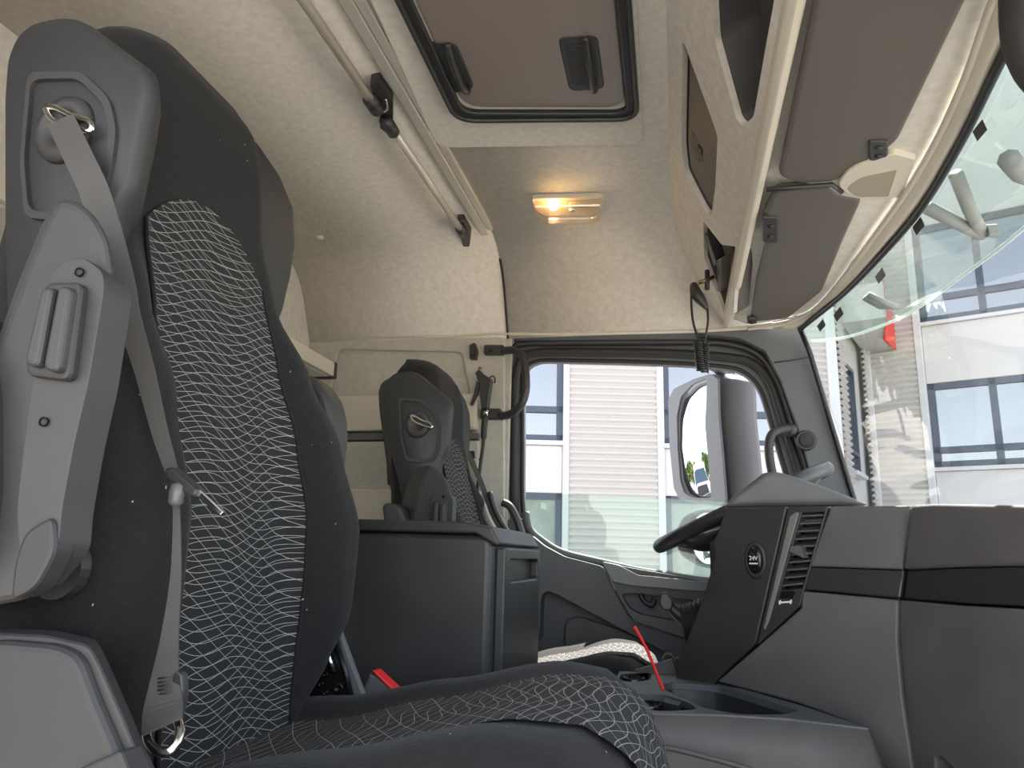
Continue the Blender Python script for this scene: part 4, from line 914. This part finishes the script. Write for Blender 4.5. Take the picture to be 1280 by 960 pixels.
class Facade:
    def __init__(s_, p0, ang, parent):
        dv = Vector((math.cos(ang), math.sin(ang), 0)); s_.d = dv; s_.o = Vector((p0[0], p0[1], H))
        s_.pl = (s_.o, Vector((-dv.y, dv.x, 0))); s_.n = frame_of(s_.pl, dv); s_.par = parent
    def at(s_, px, py=600):                            # distance along the facade, height over the lens
        q = P(px, py, pl=s_.pl); return (q-s_.o).dot(s_.d), q.z-H
    def pt(s_, a, z, off=0): return s_.o+s_.d*a+Vector((0, 0, z))+s_.n*off
    def rect(s_, name, a0, a1, z0, z1, off, th, mat, parent=None, bevel=.01):
        return prism(name, [s_.pt(a0, z0, off), s_.pt(a1, z0, off), s_.pt(a1, z1, off), s_.pt(a0, z1, off)], -s_.n*th, mat, parent or s_.par, bevel=bevel)
    def corr(s_, name, a0, a1, z0, z1, pitch, parent=None):
        nz = int((z1-z0)/pitch); vv = []; f = []
        for i in range(nz*4+1):
            z = z0+i*pitch/4; o_ = (.022, .014, -.022, -.006)[i % 4]
            vv += [s_.pt(a0, z, o_+.02), s_.pt(a1, z, o_+.02)]
            if i: f.append((2*i-2, 2*i-1, 2*i+1, 2*i))
        return mesh(name, vv, f, CORR, parent or s_.par, smooth=True)
    def window(s_, a0, a1, z0, z1, ztr=None, mull=(), fw_=.07, pane=None):
        g = s_.rect('window_pane', a0, a1, z0, z1, -.06, .02, pane or PANE, bevel=0)
        bars = [(a0, a1, z0, z0+fw_), (a0, a1, z1-fw_, z1), (a0, a0+fw_, z0, z1), (a1-fw_, a1, z0, z1)]
        if ztr is not None: bars.append((a0, a1, ztr-fw_/2, ztr+fw_/2))
        bars += [(m_-fw_/2, m_+fw_/2, z0, z1) for m_ in mull]
        for q in bars: s_.rect('frame_bar', *q, -.02, .05, WFR, g, bevel=0)
        s_.rect('sill', a0-.03, a1+.03, z0-.05, z0, .05, .12, PILA, bevel=.005)
bl = thing('office_building', 'white office building with corrugated cladding and blue windows outside the cab', 'building', (0, 10, GZ))
# wing seen through the door window
A = Facade((-.70, 8.3), R(12.5), bl)
cA = [A.at(x)[0] for x in (600, 703, 711, 822, 831, 1010, 1022, 1042, 1056)]
aL, aR = -2.6, cA[8]
zs_ = A.at(760, 553)[1]; zt2 = zs_+1.55; zl = A.at(760, 618)[1]; zl0 = zl-1.5
A.rect('wall', aL, aR, ZB, ZT, -.10, .25, PANEL, bevel=0)
for (x0, x1) in ((aL, cA[1]), (cA[4], cA[5])):
    A.rect('spandrel', x0, x1, zl, zs_-.05, 0, .09, PANEL); A.rect('spandrel', x0, x1, zt2, zt2+1.15, 0, .09, PANEL)
    A.rect('plinth', x0, x1, ZB, zl0, 0, .09, PANEL)
    mid = (x0+x1)/2
    for z0, z1 in ((zs_, zt2), (zl0, zl), (zt2+1.15, zt2+2.7)):
        A.window(x0, x1, z0, z1, z0+.36, () if x1-x0 < 1.2 else (mid,), .07, BLIND if z1 == zl else None)
for x0, x1 in ((cA[1], cA[2]), (cA[3], cA[4]), (cA[7], cA[8])): A.rect('pilaster', x0, x1, ZB, ZT, .04, .14, PILA)
A.corr('corrugated_sheet', cA[2], cA[3], ZB, ZT, .074); A.corr('corrugated_sheet', cA[5], cA[7], ZB, ZT, .074)
# facade seen through the windscreen
B = Facade((3.06, 10.5), R(-25), bl)
cB = [B.at(x)[0] for x in (1092, 1101, 1160, 1170)]
B.rect('wall', cB[0]-.8, cB[3]+7, ZB, ZT, -.10, .25, PANEL, bevel=0)
B.rect('pilaster', cB[0], cB[1], ZB, ZT, .05, .15, PILA); B.rect('pilaster', cB[2], cB[3], ZB, ZT, .05, .15, PILA)
B.corr('corrugated_sheet', cB[1], cB[2], ZB, ZT, .078)
z0 = B.at(1165, 585)[1]; z1 = B.at(1168, 479)[1]; z2 = B.at(1160, 403)[1]; ztr = B.at(1166, 563)[1]
x0 = cB[3]; m1 = B.at(1247, 540)[0]; x1 = x0+(m1-x0)*2.1
for k in range(2):
    xa, xb = x0+k*(x1-x0+.02), x1+k*(x1-x0+.02); mm = xa+(m1-x0)
    B.window(xa, xb, z0, z1, ztr, (mm,), .08); B.window(xa, xb, z2, z2+1.35, z2+.33, (mm,), .08)
    B.rect('spandrel', xa, xb, z1, z2-.05, 0, .09, PANEL); B.rect('spandrel', xa, xb, ZB, z0-.05, 0, .09, PANEL); B.rect('spandrel', xa, xb, z2+1.35, ZT, 0, .09, PANEL)
# return wall between them
pA = A.pt(aR, 0); pB = B.pt(cB[0], 0); an = math.atan2(pB.y-pA.y, pB.x-pA.x)
S = Facade((pA.x, pA.y), an, bl); Ls = (pB-pA).length
S.rect('wall', -.05, Ls+.1, ZB, ZT, -.06, .2, PANEL, bevel=0)
S.window(Ls*.30, Ls*.62, z0-.15, z1+.1, z0+.1, (), .05)
S.corr('corrugated_sheet', 0, Ls*.22, ZB, ZT, .074); S.corr('corrugated_sheet', Ls*.88, Ls, ZB, ZT, .074)
zc = B.at(1110, 437)[1]
cp = [Vector((p.x, p.y, H+zc)) for p in (pA+(pB-pA)*.25, pB, B.pt(cB[1]+.28, 0, .02), B.pt(cB[1]+.28, 0, .55), pA+(pB-pA)*.25+S.n*.5)]
cn = prism('canopy', cp, (0, 0, .45), PANEL, bl, bevel=.01)
prism('canopy_fascia', [cp[3]+B.n*.01+Vector((0, 0, -.02)), cp[2]+B.d*.02+B.n*.01+Vector((0, 0, -.02)), cp[2]+B.d*.02+B.n*.01+Vector((0, 0, .5)), cp[3]+B.n*.01+Vector((0, 0, .5))], B.d*.03, REDW, cn, bevel=0)
prism('canopy_fascia', [cp[3]+Vector((0, 0, -.02)), cp[4]+Vector((0, 0, -.02)), cp[4]+Vector((0, 0, .5)), cp[3]+Vector((0, 0, .5))], B.n*.03, REDW, cn, bevel=0)

# ------------------------------------------------------------------ outside mirror
nm = Vector((-.896, -.444, 0)).normalized(); MPt = P(868, 550, Y=2.75); MPLN = (MPt, nm)
MIRR = M('mirror glass', (.55, .58, .62, 1), .0, 1.0)
MH = M('grey mirror housing', s(88, 88, 92), .5, bump=(800, .2, .0005))
mi = thing('outside_mirror', 'tall grey outside mirror reflecting sky, trees and a white truck', 'mirror', P(890, 632, Y=2.75))
GO = [(848, 560), (847, 520), (852, 496), (866, 481), (884, 473), (884, 500), (882, 530), (886, 575), (890, 622), (866, 622), (856, 616), (851, 600)]
go = rnd([P(x, y, pl=MPLN) for x, y in GO], .015, 3)
def convex(name, outl, n_, Rr, par, mat):
    c = sum(outl, Vector())/len(outl); vv = [c]; f = []; nr = 8; k = len(outl)
    tv = Vector((-n_.y, n_.x, 0)).normalized(); uv_ = n_.cross(tv)
    for j in range(1, nr+1):
        for p in outl:
            q = c+(p-c)*(j/nr); r2 = (q-c).length_squared; vv.append(q-n_*(r2/(2*Rr)))
    for i in range(k):
        f.append((0, 1+i, 1+(i+1) % k))
        for j in range(nr-1): f.append((1+j*k+i, 1+(j+1)*k+i, 1+(j+1)*k+(i+1) % k, 1+j*k+(i+1) % k))
    return mesh(name, vv, f, mat, par, smooth=True)
convex('mirror_glass', go, nm, 1.1, mi, MIRR)
HO = [(838, 560), (836, 500), (843, 486), (868, 474), (890, 467), (898, 474), (899, 520), (904, 575), (908, 628), (900, 632), (870, 629), (850, 624), (843, 610)]
ho = rnd([P(x, y, pl=MPLN) for x, y in HO], .012, 3)
hin = rnd([P(x, y, pl=MPLN) for x, y in GO], .015, 3)
ch = sum(ho, Vector())/len(ho)
plate('mirror_bezel', [p-nm*.006 for p in ho], [[p+(p-sum(hin, Vector())/len(hin)).normalized()*.001-nm*.006 for p in hin]], nm*.009, MH, mi)
e_ = Vector((.13, .02, 0))
rings = [[p-nm*.022 for p in ho], [ch+(p-ch)*1.0+e_*.5 for p in ho], [ch+(p-ch)*.96+e_*.9 for p in ho], [ch+(p-ch)*.85+e_*1.05 for p in ho]]
loft('mirror_housing', rings, MH, mi)
tube('mirror_arm', cr([P(905, 480, Y=2.76), P(900, 462, Y=2.66), P(890, 455, Y=2.55), P(880, 450, Y=2.46)], 5), .022, MH, mi, n=12)
# lower wide-angle mirror
m2 = thing('wide_angle_mirror', 'rounded wide angle mirror below the tall outside mirror', 'mirror', P(880, 715, Y=2.74))
GO2 = [(848, 684), (848, 662), (857, 646), (875, 639), (905, 638), (915, 650), (915, 690), (905, 712), (875, 706), (855, 695)]
g2 = rnd([P(x, y, pl=MPLN) for x, y in GO2], .03, 4)
convex('mirror_glass', g2, nm, .5, m2, MIRR)
c2 = sum(g2, Vector())/len(g2)
plate('mirror_bezel', [c2+(p-c2)*1.05-nm*.03 for p in g2], [[c2+(p-c2)*1.0-nm*.03 for p in g2]], nm*.035, MH, m2)
loft('mirror_housing', [[c2+(p-c2)*1.05-nm*.031 for p in g2], [c2+(p-c2)*1.0+e_*.6-nm*.02 for p in g2], [c2+(p-c2)*.7+e_-nm*.02 for p in g2]], MH, m2)

# ------------------------------------------------------------------ yard seen in the mirror: white truck and trees
tx, ty, ta = -11.5, 10.2, R(-30)
tk = thing('parked_truck', 'white parked truck facing the camera, seen in the outside mirror', 'truck', (tx, ty, GZ))
fwd_ = Vector((math.cos(ta), math.sin(ta), 0)); lat_ = Vector((-fwd_.y, fwd_.x, 0))
def T(a, b_, z): return Vector((tx, ty, GZ))+fwd_*a+lat_*b_+Vector((0, 0, z))
WP = M('white truck paint', s(235, 236, 238), .25); DG = M('dark windscreen', s(52, 78, 92), .05, spec=1.0)
prism('cab', [T(0, -1.2, .9), T(.08, -1.2, 1.7), T(-.12, -1.2, 2.75), T(-.4, -1.2, 3.1), T(-2.0, -1.2, 3.1), T(-2.0, -1.2, .9)], lat_*2.4, WP, tk, bevel=.06, seg=3)
prism('windscreen', [T(.09, -1.05, 1.75), T(.09, 1.05, 1.75), T(-.09, 1.0, 2.65), T(-.09, -1.0, 2.65)], fwd_*.02, DG, tk, bevel=.01)
prism('grille', [T(.04, -.85, 1.0), T(.04, .85, 1.0), T(.08, .75, 1.55), T(.08, -.75, 1.55)], fwd_*.03, DARK2, tk, bevel=.01)
prism('bumper', [T(.02, -1.2, .4), T(.02, 1.2, .4), T(.06, 1.2, .95), T(.06, -1.2, .95)], fwd_*.12, DOORP, tk, bevel=.03)
prism('cargo_box', [T(-2.3, -1.25, 1.1), T(-2.3, 1.25, 1.1), T(-2.3, 1.25, 3.2), T(-2.3, -1.25, 3.2)], fwd_*-5, DOORP, tk, bevel=.04)
for sg in (-1, 1):
    prism('headlamp', [T(.14, sg*.75, .62), T(.14, sg*1.12, .62), T(.14, sg*1.12, .82), T(.14, sg*.75, .82)], fwd_*.06, CHROME, tk, bevel=.01)
    prism('side_mirror', [T(-.1, sg*1.38, 1.9), T(-.1, sg*1.58, 1.9), T(-.1, sg*1.58, 2.6), T(-.1, sg*1.38, 2.6)], fwd_*.12, DARK2, tk, bevel=.02)
    for a in (-.9, -5.5): disc('wheel', T(a, sg*1.0, .5), lat_*sg, [(.1, -.15), (.5, -.14), (.5, .12), (.3, .14), (.1, .1)], RUB, tk, n=20)
BARK = M('bark', s(90, 72, 56), .9)
LEAF = [M('tree leaves green', s(86, 112, 52), .8, var=(2.0, .4)), M('tree leaves olive', s(120, 130, 62), .8, var=(2.0, .4))]
def tree(x, y, h, r, k, label):
    t = thing('broadleaf_tree', label, 'tree', (x, y, GZ), 'trees across the yard')
    tube('trunk', [(x, y, GZ), (x+.1, y, GZ+h*.3), (x, y+.1, GZ+h*.6)], [.25, .2, .12], BARK, t, n=8)
    rn = random.Random(int(x*13+y)); vv = []; f = []
    for i in range(900):                                # leaf sprays scattered through a lumpy crown
        th = rn.uniform(0, 6.283); u = rn.uniform(-1, 1); q = math.sqrt(1-u*u)
        lump = 1+.22*math.sin(3*th+u*4+x)+.15*math.sin(5*th-u*6+y); rr = r*lump*rn.uniform(.72, 1.0)
        c = Vector((x+rr*q*math.cos(th), y+rr*q*math.sin(th), GZ+h*.62+rr*u*.75))
        a = Vector((rn.gauss(0, 1), rn.gauss(0, 1), rn.gauss(0, 1))).normalized(); b_ = a.cross(Vector((rn.gauss(0, 1), rn.gauss(0, 1), rn.gauss(0, 1)))).normalized(); sz = r*.16
        n0 = len(vv); vv += [c-a*sz, c+b_*sz*.6, c+a*sz, c-b_*sz*.6]; f.append((n0, n0+1, n0+2, n0+3))
    mesh('crown', vv, f, LEAF[k], t, norm=False)
    return t
for i, (x, y, h, r, k) in enumerate(((-33, 19, 5.2, 2.3, 0), (-30, 25.5, 4.8, 2.2, 1), (-36, 12.5, 5.4, 2.4, 1), (-25, 30, 4.6, 2.1, 0), (-41, 24, 6.6, 2.6, 0), (-20, 34, 4.8, 2.2, 1), (-34, 33, 6.0, 2.5, 0), (-14, 37, 4.6, 2.1, 0), (-27, 39, 6.2, 2.6, 1), (-39, 4.5, 5.6, 2.5, 0), (-7.5, 39, 4.8, 2.2, 1), (-17, 44, 6.2, 2.6, 0))):
    tree(x, y, h, r, k, ['dark green broadleaf tree across the yard behind the parked truck', 'olive green broadleaf tree across the yard behind the parked truck'][k])
